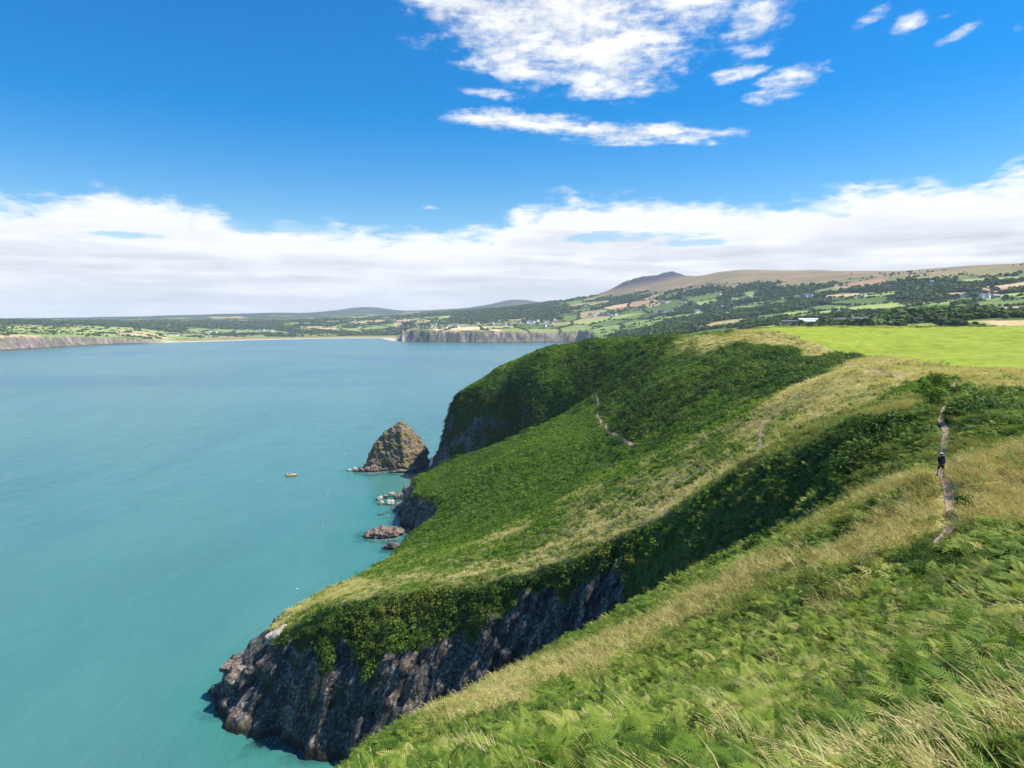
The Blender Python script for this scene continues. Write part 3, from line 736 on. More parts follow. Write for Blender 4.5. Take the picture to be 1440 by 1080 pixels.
# ------------------------------------------------------------------ far land
FIELD_COLS = np.array([(.115,.17,.04),(.15,.21,.05),(.09,.14,.03),(.20,.25,.07),(.16,.20,.06),(.25,.26,.09),(.07,.115,.03),(.36,.29,.14),(.13,.19,.04),(.30,.26,.12)])
CELL = 170.0
def cells(x, y):
    """Nearest and second-nearest field centre of an irregular patchwork."""
    a = R(20); u = (x*math.cos(a)+y*math.sin(a))/CELL + .25*fbm(x/300, y/300, 2, 402); v = (-x*math.sin(a)+y*math.cos(a))/(CELL*1.25) + .25*fbm(x/300, y/300, 2, 403)
    iu = np.floor(u); iv = np.floor(v); b1 = np.full(x.shape, 1e9); b2 = b1.copy(); idv = np.zeros(x.shape, np.int64)
    for i in (-1, 0, 1):
        for j in (-1, 0, 1):
            cu, cv = iu+i, iv+j; h = _hash(cu, cv, np.int64(0), 77)
            sx = cu+.5+((h & 1023)/1023-.5)*.8; sy = cv+.5+(((h >> 10) & 1023)/1023-.5)*.8
            d = np.hypot(u-sx, v-sy); n = d < b1
            b2 = np.where(n, b1, np.minimum(b2, d)); idv = np.where(n, h, idv); b1 = np.minimum(b1, d)
    return b1, b2, idv
# fields whose colour can be read off the photograph: px, py, colour, radius px
TAN = (.50,.37,.19); STRAW = (.62,.48,.26); PINK = (.40,.24,.15); MEAD = (.20,.28,.07); LIMEF = (.30,.36,.10); EMER = (.12,.22,.05)
FIELDS = [(892,427,PINK,26,3.5),(868,431,TAN,16,2.5),(925,427,TAN,14,2),(650,462.5,STRAW,42,2.2),(455,461.5,TAN,26,2.6),(500,464,LIMEF,22,2),(545,458,MEAD,34,2.5),(575,450,TAN,20,1.8),(605,446.5,LIMEF,24,1.6),(520,452,TAN,22,2),
  (860,465,MEAD,60,3.5),(890,457,MEAD,50,3),(800,466,MEAD,40,2.5),(850,450,LIMEF,40,2.2),(930,452,MEAD,40,2.2),(960,446,MEAD,30,2),
  (1190,438,LIMEF,70,3.2),(1285,436,EMER,48,4),(1230,429,LIMEF,40,2),(1140,439,LIMEF,34,2),(1190,458,LIMEF,40,3),(1085,458,LIMEF,40,3),(1390,442,TAN,60,4),(1340,415,STRAW,20,3),(1375,413,PINK,24,2),(1412,405,PINK,22,3.5),(1430,400,TAN,24,2.5),
  (1420,415,LIMEF,24,3),(1390,393,LIMEF,30,2.5),(1440,392,LIMEF,24,2),(1210,400,PINK,28,4),(1240,413,LIMEF,24,2),(1185,416,TAN,18,2),(1320,426,LIMEF,30,2),(995,425,LIMEF,14,3),(1060,412,MEAD,12,3),(1045,420,LIMEF,16,2),(1055,440,LIMEF,22,2),
  (100,465,LIMEF,90,4),(60,470,MEAD,90,4),(200,465,LIMEF,60,3),(330,466,MEAD,60,3),(200,470,TAN,30,2.5),(10,472,TAN,50,3),(1420,456,TAN,40,2),(1330,460,MEAD,50,1.5),(320,446.5,TAN,20,1),(60,450,TAN,24,1),(420,455,MEAD,20,1.5)]
def far_cover(x, y, z, s, cliff):
    r = np.hypot(x, y); px, py = 720+0*x, 452+0*x
    yc = y*math.cos(PITCH)-(z-CAM_H)*math.sin(PITCH); zc = y*math.sin(PITCH)+(z-CAM_H)*math.cos(PITCH)
    b1, b2, idv = cells(x, y)
    base = FIELD_COLS[(idv >> 5) % len(FIELD_COLS)].copy()
    fld = np.zeros(x.shape)
    for X, Y, c, la, lb in FIELD_XY:
        dd = np.hypot(x-X, y-Y)
        bx, by = X/np.hypot(X, Y), Y/np.hypot(X, Y)
        al = ((x-X)*bx+(y-Y)*by)/lb; lt = ((x-X)*by-(y-Y)*bx)/la
        wob = 1 + .25*fbm(x/130, y/130, 2, 420)
        m = (np.maximum(np.abs(al), np.abs(lt+.25*al)) < wob)
        base[m] = c; fld = np.maximum(fld, m*1.)
    hill = sstep(250, 318, z + 60*fbm(x/260, y/200, 3, 430))*sstep(-700, 500, x)
    moorn = fbm(x/230, y/110, 5, 440)
    moor = np.stack([.235+.17*moorn, .178+.08*moorn, .095+.03*moorn], -1)
    wood = sstep(-.02, .18, fbm(x/330, y/330, 4, 450) + WOODB(x, y))*(1-fld)*(1-hill)
    dune = (1-cliff)*sstep(420, 160, s)*sstep(0, 20, s)
    wood = wood*(1-sstep(.2, .6, dune))*sstep(15, 60, s)
    return base, hill, moor, wood, dune, fld, (b2-b1)
def _field_xy():
    out = []
    for px, py, c, w, h in FIELDS:
        p, ok = hit([px, px, px], [py, py-h, py+h], 'far')
        if not ok[0]: continue
        r = np.hypot(p[0,0], p[0,1]); lb = abs(np.hypot(p[1,0], p[1,1])-np.hypot(p[2,0], p[2,1]))/2 if ok[1] and ok[2] else 120
        out.append((p[0,0], p[0,1], c, max(w*r/F, 25), min(max(lb, 40), 420)))
    return out
def WOODB(x, y):
    px = 720+F*x/np.maximum(y, 1); r = np.hypot(x, y)
    b = .04*np.ones(x.shape)
    b += .30*np.exp(-((px-960)/95)**2)*sstep(1200, 1900, r)*sstep(4600, 3600, r)
    b += .28*np.exp(-((px-680)/120)**2)*sstep(3900, 4400, r)
    b += .22*sstep(4600, 5400, r)*sstep(560, 380, px)
    b += .16*np.exp(-((px-1290)/130)**2)*np.exp(-((r-1150)/260)**2)
    b -= .30*sstep(3200, 3300, r)*sstep(4100, 3700, r)*sstep(560, 640, px)*sstep(1000, 900, px)
    b -= .5*sstep(4700, 4000, r)*sstep(430, 350, px)
    b += .06*np.exp(-((r-3000)/700)**2)*sstep(1000, 1100, px)
    return b
def far_mat():
    t = NT('far_countryside'); p = t.pos(); c = t.attr('cover', out='Color')
    rock, sand = t.attr('rock'), t.attr('sand')
    n = t.noise(p, .02, 6, .65); n2 = t.noise(p, .11, 5, .65)
    c = t.mix(1., c, t.ramp(n2, [(.3, .72), (.7, 1.25)]), 'MULTIPLY')
    q = t.mapping(p, (.07, .07, .012), (R(12), R(-8), 0))
    rc = t.ramp(t.noise(q, 1., 6, .65), [(.3, (.06,.05,.045)), (.5, (.19,.15,.125)), (.66, (.36,.285,.235))])
    rc = t.mix(t.math('MULTIPLY', t.maprange(n, .48, .62), .6), rc, (.12,.13,.05))
    z = t.n('ShaderNodeSeparateXYZ'); t.set(z.inputs[0], p)
    rc = t.mix(t.maprange(z.outputs[2], 2., 6.), (.06,.055,.05), rc)
    sd = t.mix(t.maprange(n, .4, .6), (.42,.34,.26), (.56,.47,.37))
    c = t.mix(rock, c, rc); c = t.mix(sand, c, sd)
    return t.out(t.principled(c, .95, .1, t.bump(n2, .5, 3.)))
FIELD_XY = _field_xy()
def build_far():
    az = np.linspace(R(-50), R(50), 1750); rr = [470.]
    while rr[-1] < 14500: rr.append(rr[-1]*(1+(.0032 if 2300 < rr[-1] < 5200 else .006)))
    rr = np.array(rr); A, RR = np.meshgrid(az, rr); x = (RR*np.sin(A)).ravel(); y = (RR*np.cos(A)).ravel()
    z, s, cliff = H_far(x, y, True)
    base, hill, moor, wood, dune, fld, edge = far_cover(x, y, z, s, cliff)
    r = np.hypot(x, y)
    col = base*(1-wood[:,None]) + np.array((.045,.078,.020))*wood[:,None]
    hedge = sstep(.10, .05, edge)*(1-hill)*(1-dune)
    col = col*(1-hedge[:,None]) + np.array((.045,.075,.020))*hedge[:,None]
    col = col*(1-hill[:,None]) + moor*hill[:,None]
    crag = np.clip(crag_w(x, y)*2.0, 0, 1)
    col = col*(1-crag[:,None]) + np.array((.052,.050,.054))*crag[:,None]  # dark heather, deepened by a cloud shadow painted into the colour
    dc = np.array((.24,.23,.085))
    col = col*(1-(dune*(1-fld))[:,None]) + dc*(dune*(1-fld))[:,None]
    far_ = sstep(7600, 9200, r)[:,None]*.8; col = col*(1-far_) + np.array((.045,.058,.062))*far_  # blue haze of distance painted into the farthest land
    rock = cliff*sstep(2, -3, s + 5*fbm(x/30, y/30, 3, 470))
    sand = (1-cliff)*sstep(48, 25, s)
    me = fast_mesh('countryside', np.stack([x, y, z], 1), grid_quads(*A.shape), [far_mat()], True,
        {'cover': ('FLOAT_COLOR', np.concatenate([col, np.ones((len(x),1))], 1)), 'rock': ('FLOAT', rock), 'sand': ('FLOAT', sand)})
    tag(link(bpy.data.objects.new('far_hills', me)), kind='structure')
build_far()

# woods and hedgerows
def tree_proto(seed, mat, n=46):
    r = random.Random(seed); V, Fc = [], []
    for _ in range(n):
        a = r.uniform(0, 6.28); e = r.uniform(-.5, 1.5); q = r.uniform(.65, 1.)
        nrm = Vector((math.cos(a)*math.cos(e), math.sin(a)*math.cos(e), math.sin(e))); c = Vector((nrm.x*.5*q, nrm.y*.5*q, .55+nrm.z*.45*q))
        nn = (nrm+Vector((r.uniform(-.4,.4), r.uniform(-.4,.4), r.uniform(-.2,.4)))).normalized(); u = nn.cross(Vector((r.random(), r.random(), .3))).normalized(); v = nn.cross(u); s = r.uniform(.16,.3)
        i = len(V); V += [c-u*s, c+v*s*.8, c+u*s, c-v*s*.8]; Fc.append((i,i+1,i+2,i+3))
    return proto('broadleaf_tree', V, Fc, mat)
M['wood'] = leaf_mat('woodland_leaf', [(0, (.035,.066,.014)), (.4, (.068,.118,.024)), (.75, (.105,.16,.035)), (1, (.17,.21,.06))], .15, .8)
TP = [tree_proto(i, M['wood']) for i in range(4)]
def far_trees():
    n = 420000
    r = np.exp(rng.uniform(math.log(680), math.log(6800), n)); a = rng.uniform(R(-41), R(41), n)
    r = np.where(rng.uniform(0,1,n) < .5, r, rng.uniform(680, 6500, n)); x = r*np.sin(a); y = r*np.cos(a)
    z, s, cliff = H_far(x, y, True)
    base, hill, moor, wood, dune, fld, edge = far_cover(x, y, z, s, cliff)
    edge_m = sstep(.075, .03, edge)*(1-hill)**4*(1-sstep(.2,.6,dune))*sstep(12, 40, s)
    prob = np.maximum(wood*np.clip(.62*1400/r*1.6, .1, 1.), edge_m*np.clip(1.5-.12*r/1000, .35, 1)*.8)
    keep = (rng.uniform(0, 1, n) < prob) & (z > 4) & (s > 10)
    for hx, hy in HOUSE_XY: keep &= ((x-hx)**2+(y-hy)**2 > 14**2) & ((np.abs((x*hy-y*hx)/math.hypot(hx, hy)) > 11) | (r > math.hypot(hx, hy)) | (r < math.hypot(hx, hy)-75))
    k = int(keep.sum()); x, y, z, wd, r = x[keep], y[keep], z[keep], wood[keep], r[keep]
    hgt = np.where(wd > .5, rng.uniform(7, 13, k), rng.uniform(3, 8, k))*np.exp(rng.normal(0,.15,k)); w = hgt*rng.uniform(.9, 1.5, k)
    w *= np.clip(r/3200, 1, 1.7)
    tint = .45 + .35*fbm(x/60, y/60, 2, 510) + rng.normal(0, .13, k)
    print('far trees', k)
    scatter('woodland', np.stack([x, y, z-.6], 1), np.stack([0*x, 0*x, rng.uniform(0, 6.28, k)], 1), np.stack([w, w, hgt], 1), np.clip(tint, 0, 1), rng.integers(0, 4, k), TP)

# ------------------------------------------------------------------ houses
M['white_wall'] = simple('white_render', (.86,.85,.82), .8, .2, .05, .4); M['cream_wall'] = simple('cream_render', (.62,.56,.45), .8, .2, .06, .4); M['stone_wall'] = simple('grey_stone_wall', (.32,.29,.26), .9, .2, .15, .8)
M['slate'] = simple('grey_slate', (.12,.125,.135), .6, .3, .15, 1.); M['pale_roof'] = simple('pale_sheet_roof', (.62,.64,.66), .5, .4, .06, .3); M['tile'] = simple('brown_roof_tile', (.20,.13,.10), .8, .2, .15, 1.)
M['window'] = simple('dark_window_glass', (.03,.035,.04), .15, .5, .1)
def boxm(V, Fc, x0, x1, y0, y1, z0, z1):
    i = len(V); V += [(x0,y0,z0),(x1,y0,z0),(x1,y1,z0),(x0,y1,z0),(x0,y0,z1),(x1,y0,z1),(x1,y1,z1),(x0,y1,z1)]
    Fc += [tuple(i+k for k in q) for q in ((0,3,2,1),(4,5,6,7),(0,1,5,4),(1,2,6,5),(2,3,7,6),(3,0,4,7))]
def pm(name, V, Fc, mat, parent=None):
    me = bpy.data.meshes.new(name); me.from_pydata([tuple(v) for v in V], [], Fc); me.materials.append(mat); me.update()
    return link(bpy.data.objects.new(name, me), parent)
HM = {}
def house_meshes(w, d, h, rh):
    V, Fc = [], []; boxm(V, Fc, -w/2, w/2, -d/2, d/2, -3, h)
    i = len(V); V += [(-w/2,-d/2,h),(-w/2,d/2,h),(-w/2,0,h+rh),(w/2,-d/2,h),(w/2,d/2,h),(w/2,0,h+rh)]; Fc += [(i,i+2,i+1),(i+3,i+4,i+5)]
    RV, RF = [], []; o = .35; t = .25
    for sg in (-1, 1):
        e = sg*(d/2+o); ze = h-rh*o/(d/2)
        j = len(RV); RV += [(-w/2-o,e,ze+.06),(w/2+o,e,ze+.06),(w/2+o,0,h+rh+.06),(-w/2-o,0,h+rh+.06),(-w/2-o,e,ze+t),(w/2+o,e,ze+t),(w/2+o,0,h+rh+t),(-w/2-o,0,h+rh+t)]
        RF += [tuple(j+k for k in q) for q in ((0,1,2,3),(4,7,6,5),(0,4,5,1),(1,5,6,2),(3,2,6,7),(0,3,7,4))]
    CV, CF = [], []
    for cx in (w/2-.6,): boxm(CV, CF, cx-.5, cx+.5, -.45, .45, h+rh*.6, h+rh+1.1)
    WV, WF = [], []
    for zz in ([1.0] if h < 4 else [1.0, 3.4]):
        for k in range(3):
            cx = -w/2+w*(k+.5)/3; boxm(WV, WF, cx-.55, cx+.55, -d/2-.05, -d/2+.02, zz, zz+1.2)
    return (V, Fc), (RV, RF), (CV, CF), (WV, WF)
def me_of(name, vf, mat):
    me = bpy.data.meshes.new(name); me.from_pydata([tuple(v) for v in vf[0]], [], vf[1]); me.materials.append(mat); me.update(); return me
KIND = {}
def make_kind(key, dims, wall, roof, chim=True):
    a, b, c, d = house_meshes(*dims)
    KIND[key] = [('wall', me_of('wall', a, M[wall])), ('roof', me_of('roof', b, M[roof]))] + ([('chimney', me_of('chimney', c, M[wall]))] if chim else [])
make_kind('white', (12, 8, 6.6, 2.4), 'white_wall', 'slate'); make_kind('cream', (11, 8, 6.4, 2.2), 'cream_wall', 'slate'); make_kind('cottage', (10, 7, 4.6, 2.2), 'white_wall', 'slate')
make_kind('caravan', (11, 4, 2.8, .6), 'white_wall', 'pale_roof', False); make_kind('stone', (14, 8, 5, 3.2), 'stone_wall', 'slate'); make_kind('tile', (12, 8, 5, 3), 'cream_wall', 'tile'); make_kind('shed', (26, 16, 5, 2.5), 'white_wall', 'pale_roof', False)
HOUSE_XY = []
def house(kind, name, loc, rot, label, cat, group, sc=1.0):
    e = link(bpy.data.objects.new(name, None)); e.location = loc; e.rotation_euler = (0, 0, rot); e.scale = (sc, sc, sc)
    tag(e, label, cat, group)
    roof = None
    for nm, me in KIND[kind]:
        o = link(bpy.data.objects.new(nm, me), e)
    HOUSE_XY.append((loc[0], loc[1])); return e
def settle(spots, kinds, name, label, cat, group, which='far', sc=1.0, spread=1.4):
    h, ok = hit([a for a, _ in spots], [b for _, b in spots], which)
    for (p, o) in zip(h, ok):
        if not o: continue
        k = random.choice(kinds)
        facing = math.atan2(-p[0], p[1])
        house(k, name, (p[0], p[1], p[2]+.2), facing + random.uniform(-spread, spread), label, cat, group, sc)
rs = random.Random(5)
vill = []
for _ in range(40):
    px = rs.uniform(604, 790); vill.append((px, 457.5 - (px-604)*.022 + rs.gauss(0, 1.9)))
settle(vill, ['white','white','cream','cottage','tile'], 'village_house', 'small pale house in the village spread above the far dark cliffs', 'house', 'houses of the village above the far cliffs', sc=1.4)
vill2 = [(rs.uniform(560, 645), rs.uniform(459.5, 462.5)) for _ in range(12)]
settle(vill2, ['white','stone','cream'], 'harbour_house', 'little house crowded by the river mouth at the end of the beach', 'house', 'houses by the river mouth', sc=1.35)
car = [(rs.uniform(290, 386), 0) for _ in range(26)]; car = [(a, 468.6-(a-290)*.028+rs.gauss(0, .7)) for a, _ in car]
settle(car, ['caravan','cottage','white'], 'chalet', 'low white chalet in the long row on the grass behind the beach', 'chalet', 'chalets behind the beach', sc=1.35, spread=.9)
car2 = [(rs.uniform(232, 258), rs.uniform(470.6, 472.4)) for _ in range(9)]
settle(car2, ['caravan'], 'caravan', 'white caravan in the compact park near the end of the left cliffs', 'caravan', 'caravans near the end of the left cliffs', sc=1.35, spread=.2)
ham = [(830,443.5),(836,444.5),(851,443.5),(856,443),(860,444.5),(846,442.5),(866,443.8),(918,439),(924,439.5),(929,438.5),(934,440),(938,439),(932,427),(938,426.5),(920,430.5),(958,426),(962,426.5),(945,438.5),(978,439),(982,438.5)]
settle(ham, ['white','cottage','stone','cream'], 'hamlet_house', 'white house among the trees below the dark craggy hill', 'house', 'houses among the trees below the craggy hill', sc=1.45)
farm = [(1046,419),(1051,418.5),(1060,420),(1134,418),(1140,418),(1031,421),(1015,433),(1022,442),(980,440),(1382,419.5),(1390,419),(1400,419.5),(1290,408),(1216,416),(1356,417),(1250,405),(1310,398),(1005,402.5),(1012,415)]
settle(farm, ['white','cottage','stone'], 'farmhouse', 'pale farmhouse standing alone on the patchwork slope under the moor', 'farmhouse', 'farmhouses on the slope under the moor', sc=1.4)
cot = [(1178,453.3),(1184,453),(1203,452.8),(1209,453),(1214,452.7),(1220,453)]
settle(cot, ['stone','white','cottage','stone'], 'stone_cottage', 'grey cottage in the row half hidden by trees beyond the bright field', 'cottage', 'cottages beyond the bright field', spread=.2)
mast = [(1255,437.2),(1259,438.5)]
settle(mast, ['shed'], 'white_barn', 'white barn at the corner of the emerald field', 'barn', 'white barns by the emerald field', sc=.35)
# the long white farm sheds beyond the pasture
def long_shed(px, py, w, d, h, label, wall='white_wall', roof='pale_roof', rh=2.5, bays=7):
    p, ok = hit([px], [py], 'far'); p = p[0]
    (a, b, c, wn) = house_meshes(w, d, h, rh)
    e = link(bpy.data.objects.new('farm_shed', None)); e.location = (p[0], p[1], p[2]); e.rotation_euler = (0, 0, math.atan2(-p[0], p[1])+.06)
    tag(e, label, 'shed')
    link(bpy.data.objects.new('wall', me_of('wall', a, M[wall])), e); link(bpy.data.objects.new('roof', me_of('roof', b, M[roof])), e)
    for k in range(bays):
        V, Fc = [], []; cx = -w/2+w*(k+.5)/bays; boxm(V, Fc, cx-w/bays*.3, cx+w/bays*.3, -d/2-.08, -d/2+.02, -.2, h*.72)
        link(bpy.data.objects.new('door', me_of('door', (V, Fc), M['window'])), e)
    HOUSE_XY.append((p[0], p[1]))
long_shed(1146, 453.5, 60, 18, 6, 'long white roofed shed, biggest of the farm sheds beyond the bright field', bays=9)
long_shed(1113, 454.3, 40, 14, 4, 'low dark walled shed with grey roof left of the longest white shed', 'stone_wall', 'slate', 2.0, 6)
long_shed(1137, 455.2, 26, 12, 4.5, 'white gabled shed standing in front of the longest white shed', bays=4)
far_trees()

# ------------------------------------------------------------------ sea
def sea_mat():
    t = NT('sea_water'); p = t.pos(); sh = t.attr('shore')
    z = t.n('ShaderNodeSeparateXYZ'); t.set(z.inputs[0], p)
    q = t.mapping(p, (.004, .0011, 1), (0, 0, R(12))); a = t.noise(q, 1., 5, .6, .3)
    q2 = t.mapping(p, (.03, .012, 1), (0, 0, R(-14))); b = t.noise(q2, 1., 5, .6, .4)
    q3 = t.mapping(p, (.0012, .0044, 1), (0, 0, R(-12)), (3.1, 7.7, 0)); e = t.noise(q3, 1., 4, .6, .2)
    rng_ = t.n('ShaderNodeVectorMath', _operation='LENGTH'); t.set(rng_.inputs[0], p)
    c = t.mix(t.maprange(a, .35, .68), (.040,.136,.134), (.064,.182,.168))
    c = t.mix(t.math('MULTIPLY', t.maprange(b, .4, .7), .4), c, (.074,.205,.19))
    far = t.maprange(rng_.outputs['Value'], 500., 3200.)
    c = t.mix(t.math('MULTIPLY', far, .6), c, (.032,.165,.155))
    c = t.mix(t.math('MULTIPLY', t.math('MULTIPLY', t.maprange(e, .48, .60), t.maprange(rng_.outputs['Value'], 600., 1800.)), .7), c, (.014,.105,.165))  # dark blue stripes far out: cloud shadows painted into the water colour
    shal = t.maprange(t.math('ADD', sh, t.math('MULTIPLY', t.math('SUBTRACT', b, .5), 16.)), 22., 0.)
    c = t.mix(t.math('MULTIPLY', shal, .55), c, (.025,.17,.135))
    bed = t.maprange(t.math('ADD', sh, t.math('MULTIPLY', t.math('SUBTRACT', t.noise(p, .12, 4, .6), .5), 26.)), 5., -3.)
    c = t.mix(t.math('MULTIPLY', bed, .75), c, (.018,.06,.06))
    fo = t.math('MULTIPLY', t.maprange(t.math('ADD', sh, t.math('MULTIPLY', t.math('SUBTRACT', t.noise(p, .35, 5, .7), .5), 9.)), -1.2, -3.2), t.maprange(t.noise(p, 1.6, 5, .7), .54, .62))
    c = t.mix(t.math('MULTIPLY', fo, .8), c, (.7,.74,.74))
    w1 = t.noise(t.mapping(p, (.55, .22, 1), (0,0,R(-18))), 1., 4, .6, .3); w2 = t.noise(t.mapping(p, (.09,.035,1), (0,0,R(-14))), 1., 3, .55)
    h = t.math('ADD', t.math('MULTIPLY', w1, .35), t.math('MULTIPLY', w2, 1.3))
    return t.out(t.principled(c, .24, .13, t.bump(h, .55, 1.0)))
def build_sea():
    rr = np.concatenate([[.5], np.geomspace(40, 700, 420), np.geomspace(710, 14800, 160)]); az = np.linspace(-math.pi, math.pi, 721)
    # finer in front
    az = np.concatenate([np.linspace(R(-180), R(-46), 40)[:-1], np.linspace(R(-46), R(46), 560), np.linspace(R(46), R(180), 40)[1:]])
    A, RR = np.meshgrid(az, rr); x = (RR*np.sin(A)).ravel(); y = (RR*np.cos(A)).ravel()
    s = np.full(x.shape, 500.); m = RR.ravel() < 620
    z = H_near(x[m], y[m])
    s2 = -sdf(rim, x[m], y[m])
    s[m] = np.where(z > -7.5, np.clip(s2-14, -5, 400), np.clip(s2-10, 2, 400))
    for (rx, ry, rad) in REEFS: s = np.minimum(s, np.hypot(x-rx, y-ry)-rad)
    me = fast_mesh('sea', np.stack([x, y, 0*x], 1), grid_quads(*A.shape)[:, ::-1], [sea_mat()], True, {'shore': ('FLOAT', s)})
    tag(link(bpy.data.objects.new('sea', me)), kind='structure')

# ------------------------------------------------------------------ rocks
def rock_mat(name, warm, pale=0., green=0.):
    t = NT(name); p = t.pos(); c, h = rock_color(t, p)
    n = t.noise(p, .35, 5, .6)
    c = t.mix(t.math('MULTIPLY', t.maprange(n, .35, .6), warm), c, (.33,.215,.13))
    if pale: c = t.mix(pale, c, (.52,.45,.36))
    z = t.n('ShaderNodeSeparateXYZ'); t.set(z.inputs[0], p)
    if green:
        g = t.math('MULTIPLY', t.maprange(t.noise(p, .22, 4, .6), .45, .62), green)
        c = t.mix(g, c, (.17,.15,.035))
    wet = t.maprange(t.math('ADD', z.outputs[2], t.math('MULTIPLY', n, 1.6)), 1.0, 2.0) if pale < .3 else t.maprange(z.outputs[2], .1, .5)
    c = t.mix(wet, (.04,.034,.026), c)
    return t.out(t.principled(c, .88, .25, t.bump(h, .9, .5)))
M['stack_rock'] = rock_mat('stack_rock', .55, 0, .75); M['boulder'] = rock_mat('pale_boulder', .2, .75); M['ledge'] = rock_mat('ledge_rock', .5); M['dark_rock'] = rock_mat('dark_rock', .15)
def rough(bm, amp, freq, seed, keep=.0):
    co = np.array([v.co[:] for v in bm.verts]); 
    n = noise3(co[:,0]*freq, co[:,1]*freq, co[:,2]*freq, seed)*amp + noise3(co[:,0]*freq*2.6, co[:,1]*freq*2.6, co[:,2]*freq*2.6, seed+1)*amp*.5 + noise3(co[:,0]*freq*6, co[:,1]*freq*6, co[:,2]*freq*6, seed+2)*amp*.22
    bm.normal_update()
    for v, d in zip(bm.verts, n): v.co += v.normal*float(d)
def hull(name, pts, mat, loc, rot=0, amp=.5, freq=.3, seed=1, edge=1.2, smooth=False):
    bm = bmesh.new()
    for p in pts: bm.verts.new(p)
    r = bmesh.ops.convex_hull(bm, input=bm.verts); 
    bmesh.ops.delete(bm, geom=[v for v in bm.verts if not v.link_faces], context='VERTS')
    bmesh.ops.triangulate(bm, faces=bm.faces)
    for _ in range(9):
        es = [e for e in bm.edges if e.calc_length() > edge]
        if not es: break
        bmesh.ops.subdivide_edges(bm, edges=es, cuts=1); bmesh.ops.triangulate(bm, faces=bm.faces)
    rough(bm, amp, freq, seed)
    me = bpy.data.meshes.new(name); bm.to_mesh(me); bm.free(); me.materials.append(mat)
    for pl in me.polygons: pl.use_smooth = smooth
    o = link(bpy.data.objects.new(name, me)); o.location = loc; o.rotation_euler = (0, 0, rot); return o
def at_sea(px, py): x, y = Psea(px, py); return Vector((x, y, 0))
REEFS = []
def stack():
    c = at_sea(558, 659); k = c.length/F      # metres per photo pixel there
    fx = lambda px: (px-559)*k*1.1
    pts = []
    for px, dz, dy in [(514,-4,1),(519,5,2),(524,11,3),(533,18.5,4),(545,25.5,4.5),(558,30,4),(567,32,4),(576,28,5),(586,22,7),(594,16.5,8),(600,9,9),(603,-4,9),
                       (565,26,-2),(566,18,-5),(568,8,-8),(572,-4,-9),(540,-4,-6),(536,5,-4),(590,-4,-3),(588,6,-1),(530,-4,14),(560,-4,20),(590,-4,20),(560,20,12),(545,16,11),(582,16,13)]:
        pts.append((fx(px), dy, dz))
    rot = math.atan2(-c.x, c.y)
    o = hull('sea_stack', pts, M['stack_rock'], c+Vector((0,0,0)), rot, .95, .35, 33, .7)
    tag(o, 'tall pointed rock stack with one sunlit face rising from the sea beside the headland', 'sea stack')
    REEFS.append((c.x, c.y+6, 19))
    return c
sc0 = stack()
def boulder(px, py, w, h, d=None, mat='boulder', name='boulder', label='', cat='boulder', seed=1, group=None, sink=.3, edge=.35, amp=.14, npts=26, freq=None):
    c = at_sea(px, py); k = c.length/F; W = w*k; Hh = h*k; D = (d or w)*k; r = random.Random(seed)
    pts = []
    for _ in range(npts):
        a = r.uniform(0, 6.28); e = r.uniform(-1, 1); q = math.sqrt(1-e*e)
        pts.append((math.cos(a)*q*W/2*r.uniform(.85,1.1), math.sin(a)*q*D/2*r.uniform(.85,1.1), e*Hh*.62*r.uniform(.85,1.1)+Hh*.38))
    o = hull(name, pts, M[mat], c+Vector((0, 0, -.1)), math.atan2(-c.x, c.y), amp*max(W, 2)*.35, freq or 1.6/max(W*.4, 1), seed, max(edge, W/26))
    if label: tag(o, label, cat, group)
    REEFS.append((c.x, c.y, W*.55)); return o
g = 'pale boulders in the cove'
boulder(533.5,702.5,10,6,mat='boulder',label='pale rounded boulder, leftmost in the upper row of the cove',seed=3,group=g)
boulder(542,701,8,6,mat='boulder',label='small pale boulder in the middle of the upper row in the cove',seed=4,group=g)
boulder(551,698,11,9,9,mat='boulder',label='long tilted pale slab at the top right of the cove boulders',seed=5,group=g,npts=12)
boulder(536.5,709,9,6,mat='boulder',label='pale round boulder standing alone in the water below the upper row of the cove',seed=6,group=g)
boulder(549,709,13,7.5,mat='boulder',label='biggest pale boulder at the centre of the cove group',seed=7,group=g)
boulder(562.5,712,10,6.5,mat='boulder',label='pale boulder closest to the cliff foot in the cove',seed=8,group=g)
boulder(491,662,7,3,mat='boulder',label='low pale rock, farthest out to sea from the stack',seed=9)
boulder(499,661.5,8,5.5,mat='boulder',label='pointed pale rock just left of the stack ledge',seed=10,npts=12)
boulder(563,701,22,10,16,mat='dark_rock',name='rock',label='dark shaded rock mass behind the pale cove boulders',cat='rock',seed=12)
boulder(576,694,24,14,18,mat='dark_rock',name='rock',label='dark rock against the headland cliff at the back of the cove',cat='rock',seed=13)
boulder(535,724,11,1.6,5,mat='dark_rock',name='rock',label='dark flat rock barely breaking the water below the cove boulders',cat='rock',seed=14)
boulder(556,718,9,1.4,4,mat='dark_rock',name='rock',label='small dark wet rock awash near the cliff foot',cat='rock',seed=15)
boulder(526,662,50,5.5,16,mat='ledge',name='rock_ledge',label='broken low ledge of brown rock at the foot of the sea stack',cat='rock ledge',seed=16,npts=60,amp=.24,edge=.5,freq=.45)
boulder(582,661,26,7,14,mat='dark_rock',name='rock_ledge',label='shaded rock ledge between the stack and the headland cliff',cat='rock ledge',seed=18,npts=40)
boulder(566,664,34,4.5,10,mat='ledge',name='rock_ledge',label='brown rock shelf under the sunlit face of the stack',cat='rock ledge',seed=19,npts=50,freq=.5)
boulder(540,753,58,11,34,mat='ledge',name='rock_ledge',label='long brown rock spit pointing out to sea below the green cliff',cat='rock ledge',seed=20,npts=70,amp=.17,edge=.5,freq=.5)
